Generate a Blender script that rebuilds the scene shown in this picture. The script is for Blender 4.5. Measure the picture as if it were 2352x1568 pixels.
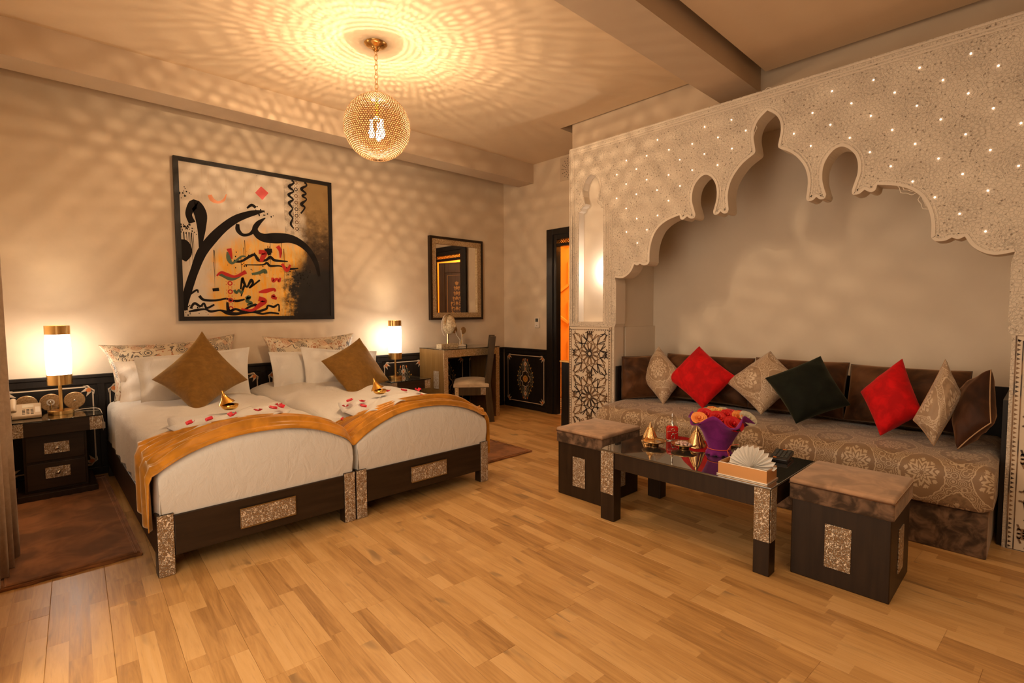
import bpy, bmesh, math, random
from math import sin, cos, pi, radians, hypot, sqrt, atan2
from mathutils import Vector, Matrix
random.seed(7)
for o in list(bpy.data.objects): bpy.data.objects.remove(o)
SC = bpy.context.scene
COL = SC.collection

# ------------------------------------------------------------------ camera
def make_camera():
    f, pitch, yaw, roll = 1172.87, -0.0558656641, 0.756618991, -0.0045431
    F = Vector((sin(yaw)*cos(pitch), cos(yaw)*cos(pitch), sin(pitch)))
    R = Vector((cos(yaw), -sin(yaw), 0)); U = R.cross(F)
    R2 = R*cos(roll)+U*sin(roll); U2 = R2.cross(F)
    cd = bpy.data.cameras.new('camera'); cd.sensor_width = 36; cd.lens = f/2352*36
    cd.clip_start = .02
    c = bpy.data.objects.new('camera', cd); COL.objects.link(c)
    M = Matrix((R2, U2, -F)).transposed().to_4x4(); M.translation = Vector((0, 0, 1.25))
    c.matrix_world = M; SC.camera = c
make_camera()
# ------------------------------------------------------------------ world, lights, exposure
w = bpy.data.worlds.new('world'); SC.world = w; w.use_nodes = True
w.node_tree.nodes['Background'].inputs[0].default_value = (1.0, .72, .45, 1)
w.node_tree.nodes['Background'].inputs[1].default_value = .20
def area(name, loc, size, power, col, rot, spread=180):
    l = bpy.data.lights.new(name, 'AREA'); l.shape = 'RECTANGLE'; l.size, l.size_y = size
    l.energy = power; l.color = col; l.spread = radians(spread)
    o = bpy.data.objects.new(name, l); COL.objects.link(o); o.location = loc; o.rotation_euler = rot
    return o
def point(name, loc, power, col, r):
    l = bpy.data.lights.new(name, 'POINT'); l.energy = power; l.color = col; l.shadow_soft_size = r
    o = bpy.data.objects.new(name, l); COL.objects.link(o); o.location = loc
    return o
area('window_light', (-.16, 1.5, 1.55), (3.0, 1.8), 25, (1, .79, .58), (0, radians(-90), 0))      # curtained window in the left wall
area('added_overhead_fill', (1.3, -.8, 2.9), (1.6, 1.6), 15, (1, .74, .48), (0, 0, 0))   # soft fill added overhead behind the camera, stands for no known lamp
for k in range(3):
    a = radians(90+120*k+20)
    point('pendant_bulb_light', (1.82+.045*cos(a), 3.287+.045*sin(a), 2.60), 15, (1, .71, .43), .0043)
point('pendant_glow_light', (1.82, 3.287, 2.43), 72, (1, .71, .43), .12)
point('pillar_niche_light', (3.742, 2.757, 1.62), 3.0, (1, .90, .78), .008)
for _x, _y in ((.14, 4.86), (2.877, 4.90)): point('bedside_bulb_light', (_x, _y, 1.06), 4.5, (1, .78, .48), .02)
area('hall_light', (5.2, 3.4, 2.9), (.8, .8), 60, (1, .50, .16), (0, 0, 0))
SC.view_settings.view_transform = 'Standard'; SC.view_settings.look = 'None'
SC.view_settings.gamma = 1; SC.view_settings.use_curve_mapping = False
SC.view_settings.exposure = 0.88
SC.cycles.use_denoising = True
SC.cycles.max_bounces = 7; SC.cycles.diffuse_bounces = 4; SC.cycles.glossy_bounces = 3
SC.cycles.transmission_bounces = 5; SC.cycles.caustics_reflective = False; SC.cycles.caustics_refractive = False
SC.cycles.sample_clamp_indirect = 4

# ------------------------------------------------------------------ node helpers
class X:
    """a socket (or number) with arithmetic that builds Math nodes"""
    def __init__(s, t, v): s.t, s.v = t, v
    def _m(s, op, b=None, c=None):
        n = s.t.nodes.new('ShaderNodeMath'); n.operation = op
        for i, q in enumerate((s, b, c)):
            if q is None: continue
            q = q.v if isinstance(q, X) else q
            if isinstance(q, (int, float)): n.inputs[i].default_value = q
            else: s.t.links.new(q, n.inputs[i])
        return X(s.t, n.outputs[0])
    def __add__(s, b): return s._m('ADD', b)
    def __sub__(s, b): return s._m('SUBTRACT', b)
    def __mul__(s, b): return s._m('MULTIPLY', b)
    def __truediv__(s, b): return s._m('DIVIDE', b)
    def __radd__(s, b): return s._m('ADD', b)
    def __rmul__(s, b): return s._m('MULTIPLY', b)
    def lt(s, b): return s._m('LESS_THAN', b)
    def gt(s, b): return s._m('GREATER_THAN', b)
    def fl(s): return s._m('FLOOR')
    def fr(s): return s._m('FRACT')
    def ab(s): return s._m('ABSOLUTE')
    def sn(s): return s._m('SINE')
    def cs(s): return s._m('COSINE')
    def sq(s): return s._m('SQRT')
    def mn(s, b): return s._m('MINIMUM', b)
    def mx(s, b): return s._m('MAXIMUM', b)
    def at2(s, b): return s._m('ARCTAN2', b)
    def pw(s, b): return s._m('POWER', b)
    def md(s, b): return s._m('FLOORED_MODULO', b)
    def sm(s, lo, hi):
        n = s.t.nodes.new('ShaderNodeMapRange'); n.interpolation_type = 'SMOOTHSTEP'
        s.t.links.new(s.v, n.inputs[0]); n.inputs[1].default_value = lo; n.inputs[2].default_value = hi
        return X(s.t, n.outputs[0])
class Mat:
    def __init__(s, name, base=(.5, .5, .5), rough=.6, metal=0, spec=.5, **kw):
        m = bpy.data.materials.new(name); m.use_nodes = True; s.m = m; s.t = m.node_tree
        s.b = s.t.nodes['Principled BSDF']
        s.set('Base Color', base); s.set('Roughness', rough); s.set('Metallic', metal); s.set('Specular IOR Level', spec)
        for k, v in kw.items(): s.set(k.replace('_', ' '), v)
    def set(s, k, v):
        i = s.b.inputs[k]
        if isinstance(v, X): s.t.links.new(v.v, i)
        elif isinstance(v, bpy.types.NodeSocket): s.t.links.new(v, i)
        elif isinstance(v, tuple): i.default_value = (*v, 1) if len(v) == 3 else v
        else: i.default_value = v
        return s
    def coord(s, kind='Object', scale=(1, 1, 1), rot=(0, 0, 0), loc=(0, 0, 0)):
        tc = s.t.nodes.new('ShaderNodeTexCoord'); mp = s.t.nodes.new('ShaderNodeMapping')
        s.t.links.new(tc.outputs[kind], mp.inputs[0])
        mp.inputs['Scale'].default_value = scale; mp.inputs['Rotation'].default_value = rot; mp.inputs['Location'].default_value = loc
        return mp.outputs[0]
    def pos(s):
        return s.t.nodes.new('ShaderNodeNewGeometry').outputs['Position']
    def xyz(s, v):
        n = s.t.nodes.new('ShaderNodeSeparateXYZ'); s.t.links.new(v, n.inputs[0])
        return [X(s.t, o) for o in n.outputs]
    def comb(s, x, y, z=0):
        n = s.t.nodes.new('ShaderNodeCombineXYZ')
        for i, q in enumerate((x, y, z)):
            if isinstance(q, X): s.t.links.new(q.v, n.inputs[i])
            else: n.inputs[i].default_value = q
        return n.outputs[0]
    def noise(s, v, scale=5, detail=3, rough=.5, dist=0, out=0):
        n = s.t.nodes.new('ShaderNodeTexNoise'); s.t.links.new(v, n.inputs['Vector'])
        n.inputs['Scale'].default_value = scale; n.inputs['Detail'].default_value = detail
        n.inputs['Roughness'].default_value = rough; n.inputs['Distortion'].default_value = dist
        return X(s.t, n.outputs[out])
    def vor(s, v, scale=5, feature='F1', out='Distance', rnd=1):
        n = s.t.nodes.new('ShaderNodeTexVoronoi'); s.t.links.new(v, n.inputs['Vector'])
        n.feature = feature; n.inputs['Scale'].default_value = scale; n.inputs['Randomness'].default_value = rnd
        return X(s.t, n.outputs[out])
    def wn(s, v):
        n = s.t.nodes.new('ShaderNodeTexWhiteNoise'); s.t.links.new(v, n.inputs['Vector']); return X(s.t, n.outputs['Value'])
    def ramp(s, f, stops):
        n = s.t.nodes.new('ShaderNodeValToRGB'); s.t.links.new(f.v, n.inputs[0])
        e = n.color_ramp.elements
        while len(e) < len(stops): e.new(.5)
        for q, (p, c) in zip(e, stops): q.position = p; q.color = (*c, 1)
        return n.outputs[0]
    def mix(s, f, a, b, mode='MIX'):
        n = s.t.nodes.new('ShaderNodeMix'); n.data_type = 'RGBA'; n.blend_type = mode
        for i, q in ((0, f), (6, a), (7, b)):
            if isinstance(q, X): s.t.links.new(q.v, n.inputs[i])
            elif isinstance(q, bpy.types.NodeSocket): s.t.links.new(q, n.inputs[i])
            elif isinstance(q, tuple): n.inputs[i].default_value = (*q, 1)
            else: n.inputs[i].default_value = q
        return n.outputs[2]
    def bump(s, h, strength=.3, dist=.01):
        n = s.t.nodes.new('ShaderNodeBump'); s.t.links.new(h.v, n.inputs['Height'])
        n.inputs['Strength'].default_value = strength; n.inputs['Distance'].default_value = dist
        s.t.links.new(n.outputs[0], s.b.inputs['Normal']); return s

def plaster(name, c, var=.06):
    M = Mat(name, c, .85, spec=.2)
    p = M.pos(); n = M.noise(p, 3, 4, .6)
    M.set('Base Color', M.ramp(n, [(.3, tuple(q*(1-var) for q in c)), (.7, tuple(min(1, q*(1+var)) for q in c))]))
    M.bump(M.noise(p, 45, 3), .08, .004); return M.m
MWALL = plaster('wall_plaster', (.66, .525, .375))
MCEIL = plaster('ceiling_plaster', (.74, .57, .385), .03)
MBEAM = plaster('beam_plaster', (.58, .45, .32), .04)
MSMOOTH = plaster('niche_plaster', (.70, .60, .48), .03)
MHALL = plaster('hall_paint', (.9, .50, .12), .04)

def m_carved():
    M = Mat('carved_plaster', (.7, .6, .5), .8, spec=.25)
    x, y, z = M.xyz(M.pos())
    v = M.comb(y, z, 0)
    # rosettes: centres on a 0.4 m diagonal lattice
    def ros(oy, oz):
        fy = ((y-oy)/.41).fr()-.5; fz = ((z-oz)/.41).fr()-.5
        r = (fy*fy+fz*fz).sq()*.41; a = fy.at2(fz)
        pet = (r*(2*pi/.026)+(a*12).cs()*1.3).sn()
        return pet*r.sm(.10, .085)
    ros_ = ros(.162, 2.415)+ros(-.043, 2.21)
    vo = M.vor(v, 52, 'F1'); sp = vo.sm(.36, .14)
    n2 = M.noise(v, 60, 3, .6); nn = M.noise(v, 7, 2)
    dark = (sp*n2.sm(.42, .6)*nn.sm(.25, .5)).mn(1)
    fil = M.vor(v, 60, 'DISTANCE_TO_EDGE').sm(.10, .02)
    f = (dark*.95+fil*.20+ros_.mx(0)*.18)
    M.set('Base Color', M.mix(f, (.66, .565, .455), (.30, .235, .175)))
    M.bump((1-0)*n2*.5+fil*(-.5)+dark*(-1)+ros_*.4, .7, .004); return M.m
X.__rsub__ = lambda s, b: (s*-1)+b
def m_carved_fix(): return m_carved()
MCARVE = m_carved_fix()

def m_plank():
    M = Mat('oak_laminate', (.5, .3, .15), .34, spec=.45)
    oc = M.coord('Object'); x, y, z = M.xyz(oc)
    oi = M.t.nodes.new('ShaderNodeObjectInfo'); rnd = X(M.t, oi.outputs['Random'])
    strip = (x/.0642).fl(); sh = M.wn(M.comb(strip, rnd*37, 1))
    seg = (y/.46+sh).fl()
    cell = M.wn(M.comb(strip, seg, rnd*91)); cell2 = M.wn(M.comb(strip+5, seg, rnd*13))
    gv = M.comb(x*1.0+cell*7, y*.07+cell2*9, rnd*5)
    g = M.noise(gv, 34, 5, .62, 1.2); g2 = M.noise(gv, 140, 2, .5)
    kn = M.noise(M.comb(x+cell*3, y*.32, rnd*8), 11, 2, .5, .6).sm(.62, .78)
    c = M.ramp(cell*.36+g*.64, [(.22, (.32, .155, .045)), (.42, (.52, .28, .092)), (.62, (.63, .365, .135)), (.85, (.69, .425, .18))])
    c = M.mix(g2.sm(.55, .8)*.35, c, (.30, .16, .07))
    c = M.mix(kn*.6, c, (.16, .10, .05))
    jl = (x/.0642).fr(); je = (jl-.5).ab().gt(.488)*.25
    c = M.mix(je, c, (.2, .1, .04))
    M.set('Base Color', c); M.set('Roughness', g*.16+.26)
    M.bump(g2, .06, .002); return M.m
MPLANK = m_plank()
def m_wood(name, c1, c2, rough=.4, sc=30, axis=(1, 1, .08)):
    M = Mat(name, c1, rough, spec=.28)
    n = M.noise(M.coord('Object', axis), sc, 4, .6, .5)
    M.set('Base Color', M.ramp(n, [(.3, c1), (.75, c2)])); M.bump(n, .08, .002); return M.m
MWENGE = m_wood('dark_stained_wood', (.018, .009, .004), (.036, .019, .009), .42)
MWENGEX = m_wood('dark_stained_wood_across', (.018, .009, .004), (.036, .019, .009), .42, axis=(.08, 1, 1))
MBLACK = m_wood('black_lacquered_wood', (.010, .008, .007), (.020, .015, .012), .35)
MDESK = m_wood('bronze_lacquered_wood', (.17, .085, .022), (.23, .125, .04), .30)
MCHAIR = m_wood('brown_chair_wood', (.040, .022, .008), (.075, .045, .018), .4)
def m_emboss():
    M = Mat('embossed_white_metal', (.78, .62, .44), .30, metal=.35)
    oc = M.coord('Object')
    v = M.vor(oc, 80, 'SMOOTH_F1'); n = M.noise(oc, 75, 3, .65, 2.2); hi = n.sm(.47, .57)
    M.set('Base Color', M.mix(hi, (.30, .18, .085), (.92, .80, .64))); M.set('Roughness', hi*-.2+.42)
    M.bump(hi+v*.3, 1.0, .006); return M.m
MEMB = m_emboss()
def m_mosaic():
    M = Mat('gilt_mosaic', (.5, .33, .15), .35, metal=.6)
    oc = M.coord('Object'); v = M.vor(oc, 130, 'F1', 'Color'); d = M.vor(oc, 130, 'DISTANCE_TO_EDGE')
    M.set('Base Color', M.mix(v, (.34, .20, .07), (.80, .62, .38))); M.bump(d.sm(0, .2), .5, .002); return M.m
MMOS = m_mosaic()
MBRASS = Mat('brass', (.80, .50, .18), .25, metal=1).m
MCHROME = Mat('chrome', (.7, .66, .6), .12, metal=1).m
MDARKGLASS = Mat('smoked_table_glass', (.035, .030, .025), .03, spec=1.0, Coat_Weight=1.0, Coat_Roughness=.02, Coat_IOR=2.0).m
def m_glass(name, c=(.95, 1, .97), rough=.02):
    M = Mat(name, c, rough); M.set('Transmission Weight', 1.0); M.set('IOR', 1.45); return M.m
MGLASS = m_glass('clear_glass')
MMIRROR = Mat('mirror_glass', (.86, .82, .76), .015, metal=1).m
def m_velvet(name, c, sheen=.6, rough=.75, sc=9, var=.35, tint=(1, .8, .6)):
    M = Mat(name, c, rough, spec=.2)
    oc = M.coord('Object'); n = M.noise(oc, sc, 3, .6, .6)
    M.set('Base Color', M.mix(n.sm(.35, .7), tuple(q*(1-var) for q in c), tuple(min(1, q*(1+var)) for q in c)))
    M.set('Sheen Weight', sheen); M.set('Sheen Roughness', .4); M.set('Sheen Tint', tint)
    M.bump(M.noise(oc, 260, 2), .2, .001); return M.m
MLINEN = Mat('white_cotton', (.64, .60, .54), .8, spec=.15)
MLINEN.bump(MLINEN.noise(MLINEN.coord('Object', (1.6, .7, 1)), 9, 4, .6, .7), .38, .018); MLINEN = MLINEN.m
MSATIN = Mat('white_satin', (.80, .70, .58), .38, spec=.4, Sheen_Weight=.3)
MSATIN.bump(MSATIN.noise(MSATIN.coord('Object'), 10, 3, .6, .6), .4, .015); MSATIN = MSATIN.m
MGOLDV = m_velvet('mustard_chenille', (.175, .082, .013), .4, .8, 30, .12, (1, .7, .3))
MRUN = m_velvet('gold_satin_velvet', (.50, .20, .016), .8, .34, 7, .25, (1, .78, .5))
MREDV = m_velvet('red_velvet', (.56, .004, .006), .5, .8, 14, .2, (1, .2, .2))
MBLKV = m_velvet('black_green_velvet', (.006, .008, .004), .35, .8, 12, .3, (.4, .45, .3))
MBRNV = m_velvet('brown_velvet', (.085, .034, .012), .7, .6, 6, .5, (1, .62, .35))
MBRND = m_velvet('dark_brown_velvet', (.040, .014, .006), .6, .6, 6, .5, (1, .55, .3))
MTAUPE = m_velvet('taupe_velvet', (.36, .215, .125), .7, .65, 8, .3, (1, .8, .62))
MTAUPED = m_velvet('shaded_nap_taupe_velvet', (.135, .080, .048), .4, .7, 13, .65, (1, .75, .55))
MSEAT = m_velvet('cream_seat_velvet', (.50, .38, .25), .4, .7, 8, .15)
MRUG = m_velvet('brown_rug_pile', (.22, .085, .026), .6, .9, 5, .45, (1, .6, .4))
MCURT = m_velvet('grey_curtain_cloth', (.40, .29, .20), .2, .85, 30, .08)
MFELT = m_velvet('purple_felt', (.20, .018, .16), .5, .9, 20, .15, (.9, .4, .9))

def m_damask(name, ground, motif, dark, s=.30):
    M = Mat(name, ground, .42, spec=.4, Sheen_Weight=.3)
    u, v, _ = M.xyz(M.coord('UV'))
    nx = M.noise(M.coord('UV'), 9, 2, .5); u = u+(nx-.5)*.02; v = v+(nx-.5)*.03
    nw = M.noise(M.coord('UV'), 16, 3, .6, 1.0)
    def cell(ou, ov):
        a = ((u/s+ou).fr()-.5); b = ((v/(s*1.45)+ov).fr()-.5)
        return a, b
    def flower(a, b):
        bb = b*1.25; r = (a*a+bb*bb).sq(); th = a.at2(bb)
        env = (th*9).cs()*.030+(th*27).cs()*.016+.235
        inner = ((r*62)+(th*9).cs()*2.4+nw*9).sn()
        m = r.lt(env)
        return m*inner.sm(-.5, .1)*r.gt(.03), r, th
    a, b = cell(0, 0); f1, r1, t1 = flower(a, b)
    a2, b2 = cell(.5, .5); f2, r2, t2 = flower(a2, b2)
    # ogee lattice of scrolling leaves
    o = ((u/s*2*pi).cs()+(v/(s*1.45)*2*pi).cs())
    sc = M.vor(M.coord('UV'), 26/ (s/.3), 'F1'); ring = ((sc*34).sn()).sm(0, .5)
    band = (o.ab()).lt(.42)*ring
    lat = ((o.ab()-.5+(nw-.5)*.7).ab().lt(.06))
    f = f1.mx(f2*.9).mx(band*.85).mx(lat).mn(1)
    dk = (o.gt(.35))*.45*(M.noise(M.coord('UV'), 60, 3).sm(.45, .6))
    c = M.mix(f, ground, motif); c = M.mix(dk*(f*-1+1), c, dark)
    M.set('Base Color', c); M.set('Roughness', f*-.14+.5)
    M.bump(f, .25, .002); return M.m
MDAM = m_damask('sofa_damask', (.245, .145, .072), (.50, .36, .225), (.12, .065, .03), .30)
MDAM2 = m_damask('cushion_damask', (.36, .235, .14), (.60, .46, .32), (.20, .12, .06), .22)
def m_paisley():
    M = Mat('paisley_satin', (.7, .6, .45), .4, spec=.4, Sheen_Weight=.2)
    uv = M.coord('UV'); nz = M.noise(uv, 20, 2)
    d = M.vor(uv, 17); c = M.vor(uv, 17, 'F1', 'Color'); cx = X(M.t, M.t.nodes.new('ShaderNodeSeparateXYZ').outputs[0])
    M.t.links.new(c.v, cx.v.node.inputs[0])
    ring = ((d*52+nz*6).sn()).sm(-.1, .2)*d.lt(.56)
    fine = M.vor(uv, 60).sm(.30, .20)*d.lt(.45)
    line = (M.vor(uv, 17, 'DISTANCE_TO_EDGE').lt(.05))*M.noise(uv, 40, 1).gt(.5)
    col = M.mix(cx.gt(.6), (.050, .036, .025), (.34, .12, .04))
    f = ring.mx(fine*.8).mx(line)
    M.set('Base Color', M.mix(f*.9, (.55, .43, .28), col)); M.bump(f, .1, .001); return M.m
MPAIS = m_paisley()
MORN = {'cream': Mat('painted_cream', (.66, .50, .34), .5).m, 'orange': Mat('painted_orange', (.62, .17, .03), .5).m,
        'grey': Mat('painted_grey_green', (.17, .15, .10), .5).m, 'gold': Mat('painted_gold', (.60, .30, .06), .5).m}
MSTRAP = Mat('brown_strapwork', (.085, .045, .02), .5)
_n = MSTRAP.noise(MSTRAP.pos(), 9, 2); MSTRAP.set('Base Color', MSTRAP.mix(_n.sm(.42, .6), (.035, .018, .01), (.25, .14, .065))); MSTRAP = MSTRAP.m
MTILE = Mat('cream_panel_enamel', (.68, .56, .42), .45).m
MTILEBR = Mat('brown_panel_enamel', (.24, .15, .08), .45).m

# ------------------------------------------------------------------ mesh helpers
class MB:
    def __init__(s, root=None):
        s.v, s.f, s.uv = [], [], {}
        s.o = root.location.copy() if root is not None else Vector((0, 0, 0))
    def add(s, vs, fs, uvs=None):
        b = len(s.v)
        s.v += [(Vector(p)-s.o)[:] for p in vs]
        for f in fs:
            if uvs is not None: s.uv[len(s.f)] = [uvs[i] for i in f]
            s.f.append([b+i for i in f])
        return s
    def box(s, x0, x1, y0, y1, z0, z1):
        return s.add([(x, y, z) for x in (x0, x1) for y in (y0, y1) for z in (z0, z1)],
                     [(0, 1, 3, 2), (4, 6, 7, 5), (0, 4, 5, 1), (2, 3, 7, 6), (0, 2, 6, 4), (1, 5, 7, 3)])
    def obox(s, c, ax, ay, az):
        """box with centre c and half-extent vectors"""
        c, ax, ay, az = map(Vector, (c, ax, ay, az))
        return s.add([c+ax*i+ay*j+az*k for i in (-1, 1) for j in (-1, 1) for k in (-1, 1)],
                     [(0, 1, 3, 2), (4, 6, 7, 5), (0, 4, 5, 1), (2, 3, 7, 6), (0, 2, 6, 4), (1, 5, 7, 3)])
    def grid(s, nu, nv, fn, closeu=False, closev=False, uv=None):
        vs = [fn(i, j) for i in range(nu) for j in range(nv)]
        fs = []
        for i in range(nu if closeu else nu-1):
            for j in range(nv if closev else nv-1):
                a, b = i, (i+1) % nu; c, d = j, (j+1) % nv
                fs.append((a*nv+c, b*nv+c, b*nv+d, a*nv+d))
        return s.add(vs, fs, [uv(i, j) for i in range(nu) for j in range(nv)] if uv else None)
    def lathe(s, c, prof, n=24, axis='z', fz=None):
        c = Vector(c); m = len(prof)
        def fn(i, j):
            a = 2*pi*i/n; r, h = prof[j]
            d = Vector((r*cos(a), r*sin(a), h))
            if axis == 'y': d = Vector((d.x, d.z, d.y))
            if axis == 'x': d = Vector((d.z, d.x, d.y))
            return c+d
        return s.grid(n, m, fn, closeu=True)
    def tube(s, pts, r, n=8, closed=False):
        pts = [Vector(p) for p in pts]; m = len(pts); rs = r if isinstance(r, (list, tuple)) else [r]*m
        fr = []; up = Vector((0, 0, 1))
        for i in range(m):
            if closed: t = pts[(i+1) % m]-pts[i-1]
            else: t = pts[min(i+1, m-1)]-pts[max(i-1, 0)]
            t.normalize()
            u = up.cross(t)
            if u.length < .15: u = Vector((1, 0, 0)).cross(t)
            u.normalize(); w_ = t.cross(u); up = w_ if w_.length > 0 else up
            fr.append((u, w_))
        s.grid(m, n, lambda i, j: pts[i]+(fr[i][0]*cos(2*pi*j/n)+fr[i][1]*sin(2*pi*j/n))*rs[i], closeu=closed, closev=True)
        if not closed:
            b = len(s.v)-m*n
            s.f.append([b+j for j in range(n)]); s.f.append([b+(m-1)*n+j for j in reversed(range(n))])
        return s
    def sphere(s, c, r, nu=12, nv=8, sc=(1, 1, 1)):
        c = Vector(c)
        return s.grid(nu, nv+1, lambda i, j: c+Vector((r*sc[0]*sin(pi*(j+.001)/(nv+.002))*cos(2*pi*i/nu), r*sc[1]*sin(pi*(j+.001)/(nv+.002))*sin(2*pi*i/nu), r*sc[2]*cos(pi*j/nv))), closeu=True)
    def prism(s, poly, frame, n0, n1):
        """polygon (u,v) in a Frame extruded from n0 to n1"""
        m = len(poly)
        s.add([frame(u, v, n0) for u, v in poly]+[frame(u, v, n1) for u, v in poly],
              [tuple(range(m-1, -1, -1)), tuple(range(m, 2*m))]+[(i, (i+1) % m, m+(i+1) % m, m+i) for i in range(m)])
        return s
    def ribbon(s, pts, wd, frame, n, closed=False, h=0):
        m = len(pts); L = []; Rr = []
        for i in range(m):
            p = Vector(pts[i][:2]); q = wd if len(pts[i]) < 3 else pts[i][2]
            if closed: t = Vector(pts[(i+1) % m][:2])-Vector(pts[i-1][:2])
            else: t = Vector(pts[min(i+1, m-1)][:2])-Vector(pts[max(i-1, 0)][:2])
            if t.length < 1e-9: t = Vector((1, 0))
            t.normalize(); nn = Vector((-t.y, t.x))
            L.append(p+nn*q/2); Rr.append(p-nn*q/2)
        b = [frame(p.x, p.y, n) for p in L]+[frame(p.x, p.y, n) for p in Rr]
        k = m if closed else m-1
        fs = [(i, (i+1) % m, m+(i+1) % m, m+i) for i in range(k)]
        if h:
            b2 = [frame(p.x, p.y, n-h) for p in L]+[frame(p.x, p.y, n-h) for p in Rr]
            fs += [(i, (i+1) % m, 2*m+(i+1) % m, 2*m+i) for i in range(k)]+[(m+i, m+(i+1) % m, 3*m+(i+1) % m, 3*m+i) for i in range(k)]
            b += b2
        return s.add(b, fs)
    def poly(s, pts, frame, n): return s.add([frame(u, v, n) for u, v in pts], [tuple(range(len(pts)))])
def frame(o, U, V, N):
    o, U, V, N = map(Vector, (o, U, V, N))
    return lambda u, v, n=0: o+U*u+V*v+N*n
def crom(pts, k=6, closed=False):
    """Catmull-Rom through tuples of any length"""
    out = []; m = len(pts)
    rng = range(m if closed else m-1)
    for i in rng:
        P = [pts[(i+j) % m] if closed else pts[max(0, min(m-1, i+j))] for j in (-1, 0, 1, 2)]
        for q in range(k):
            t = q/k; r = []
            for a, b, c, d in zip(*P):
                r.append(.5*((2*b)+(-a+c)*t+(2*a-5*b+4*c-d)*t*t+(-a+3*b-3*c+d)*t**3))
            out.append(tuple(r))
    if not closed: out.append(tuple(pts[-1]))
    return out
def obj(name, mb, mat, parent=None, smooth=False, bevel=0, seg=2, fixn=True):
    me = bpy.data.meshes.new(name); me.from_pydata(mb.v, [], mb.f); me.materials.append(mat)
    if mb.uv:
        ul = me.uv_layers.new(name='UVMap'); 
        for p in me.polygons:
            if p.index in mb.uv:
                for li, q in zip(p.loop_indices, mb.uv[p.index]): ul.data[li].uv = q
    me.validate(clean_customdata=False)
    if fixn:
        bm = bmesh.new(); bm.from_mesh(me); bmesh.ops.recalc_face_normals(bm, faces=bm.faces); bm.to_mesh(me); bm.free()
    if smooth: me.polygons.foreach_set('use_smooth', [True]*len(me.polygons))
    o = bpy.data.objects.new(name, me); COL.objects.link(o)
    if parent is None: o.location = mb.o
    else: o.parent = parent
    if bevel:
        b = o.modifiers.new('bevel', 'BEVEL'); b.width = bevel; b.segments = seg; b.limit_method = 'ANGLE'; b.angle_limit = radians(40)
    return o
def thing(name, label, cat, loc=(0, 0, 0), group=None):
    o = bpy.data.objects.new(name, None); COL.objects.link(o); o.location = loc; o.empty_display_size = .05
    o['label'] = label; o['category'] = cat
    if group: o['group'] = group
    return o
def tag(o, label, cat, group=None):
    o['label'] = label; o['category'] = cat
    if group: o['group'] = group
    return o
def struct(name, mb, mat, **k):
    o = obj(name, mb, mat, **k); o['kind'] = 'structure'; return o
def stuff(o): o['kind'] = 'stuff'; return o
def B(*a): return MB().box(*a)
def dup_tree(root, loc, label, group=None, rotz=None):
    r = root.copy(); COL.objects.link(r); r.location = loc; r['label'] = label
    if rotz is not None: r.rotation_euler = (0, 0, rotz)
    if group: r['group'] = group
    for ch in list(root.children):
        c = ch.copy(); COL.objects.link(c); c.parent = r
        for g in list(ch.children):
            d = g.copy(); COL.objects.link(d); d.parent = c
    return r

# ------------------------------------------------------------------ the room
fl = struct('floor', B(-.3, 6.6, -2.6, 6.4, -.06, -.006), MWENGE)
def clip(poly, ax, v, keep_less):
    out = []
    for i in range(len(poly)):
        a, b = poly[i-1], poly[i]
        ia = (a[ax] <= v) == keep_less; ib = (b[ax] <= v) == keep_less
        if ia != ib:
            t = (v-a[ax])/(b[ax]-a[ax]); out.append((a[0]+(b[0]-a[0])*t, a[1]+(b[1]-a[1])*t))
        if ib: out.append(b)
    return out
ang = radians(2.8); DX, DY = Vector((cos(ang), -sin(ang))), Vector((sin(ang), cos(ang)))
for i in range(-1, 28):
    q0 = .0635-.192*2+.192*i
    st = random.random()*1.28
    for j in range(-3, 6):
        y0 = j*1.28+st-1.2; y1 = y0+1.28
        o0 = DX*q0+DY*y0
        if o0.y > 5.3 or o0.y < -2.2: continue
        wpoly = [(p.x, p.y) for p in (o0, o0+DX*.1915, o0+DX*.1915+DY*1.2795, o0+DY*1.2795)]
        for axx, vv, kl in ((0, -.2, False), (0, 4.685, True), (1, -.95, False), (1, 5.115, True)):
            if wpoly: wpoly = clip(wpoly, axx, vv, kl)
        if len(wpoly) < 3: continue
        loc = [((Vector(p)-o0).dot(DX), (Vector(p)-o0).dot(DY)) for p in wpoly]
        if max(l[0] for l in loc)-min(l[0] for l in loc) < .004 or max(l[1] for l in loc)-min(l[1] for l in loc) < .02: continue
        mb = MB(); F0 = frame((0, 0, 0), (1, 0, 0), (0, 1, 0), (0, 0, 1))
        c = (sum(p[0] for p in loc)/len(loc), sum(p[1] for p in loc)/len(loc))
        ins = [(p[0]+(.0012 if p[0] < c[0] else -.0012), p[1]+(.0012 if p[1] < c[1] else -.0012)) for p in loc]
        m = len(loc)
        mb.add([(p[0], p[1], -.006) for p in loc]+[(p[0], p[1], -.0008) for p in loc]+[(p[0], p[1], 0) for p in ins],
               [(k, (k+1) % m, m+(k+1) % m, m+k) for k in range(m)]+[(m+k, m+(k+1) % m, 2*m+(k+1) % m, 2*m+k) for k in range(m)]+[tuple(range(2*m, 3*m))])
        pl = obj('plank', mb, MPLANK, fl)
        pl.location = (o0.x, o0.y, 0); pl.rotation_euler = (0, 0, -ang)
struct('wall_back', B(-.3, 4.9, 5.12, 5.3, 0, 3.35), MWALL)
struct('wall_left', MB().box(-.34, -.2, 3.45, 5.12, 0, 3.35).box(-.34, -.2, -2.6, 3.45, 2.7, 3.35).box(-.34, -.2, -2.6, 3.45, 0, .1).box(-.34, -.2, -2.6, -1.2, .1, 2.7), MWALL)
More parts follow.
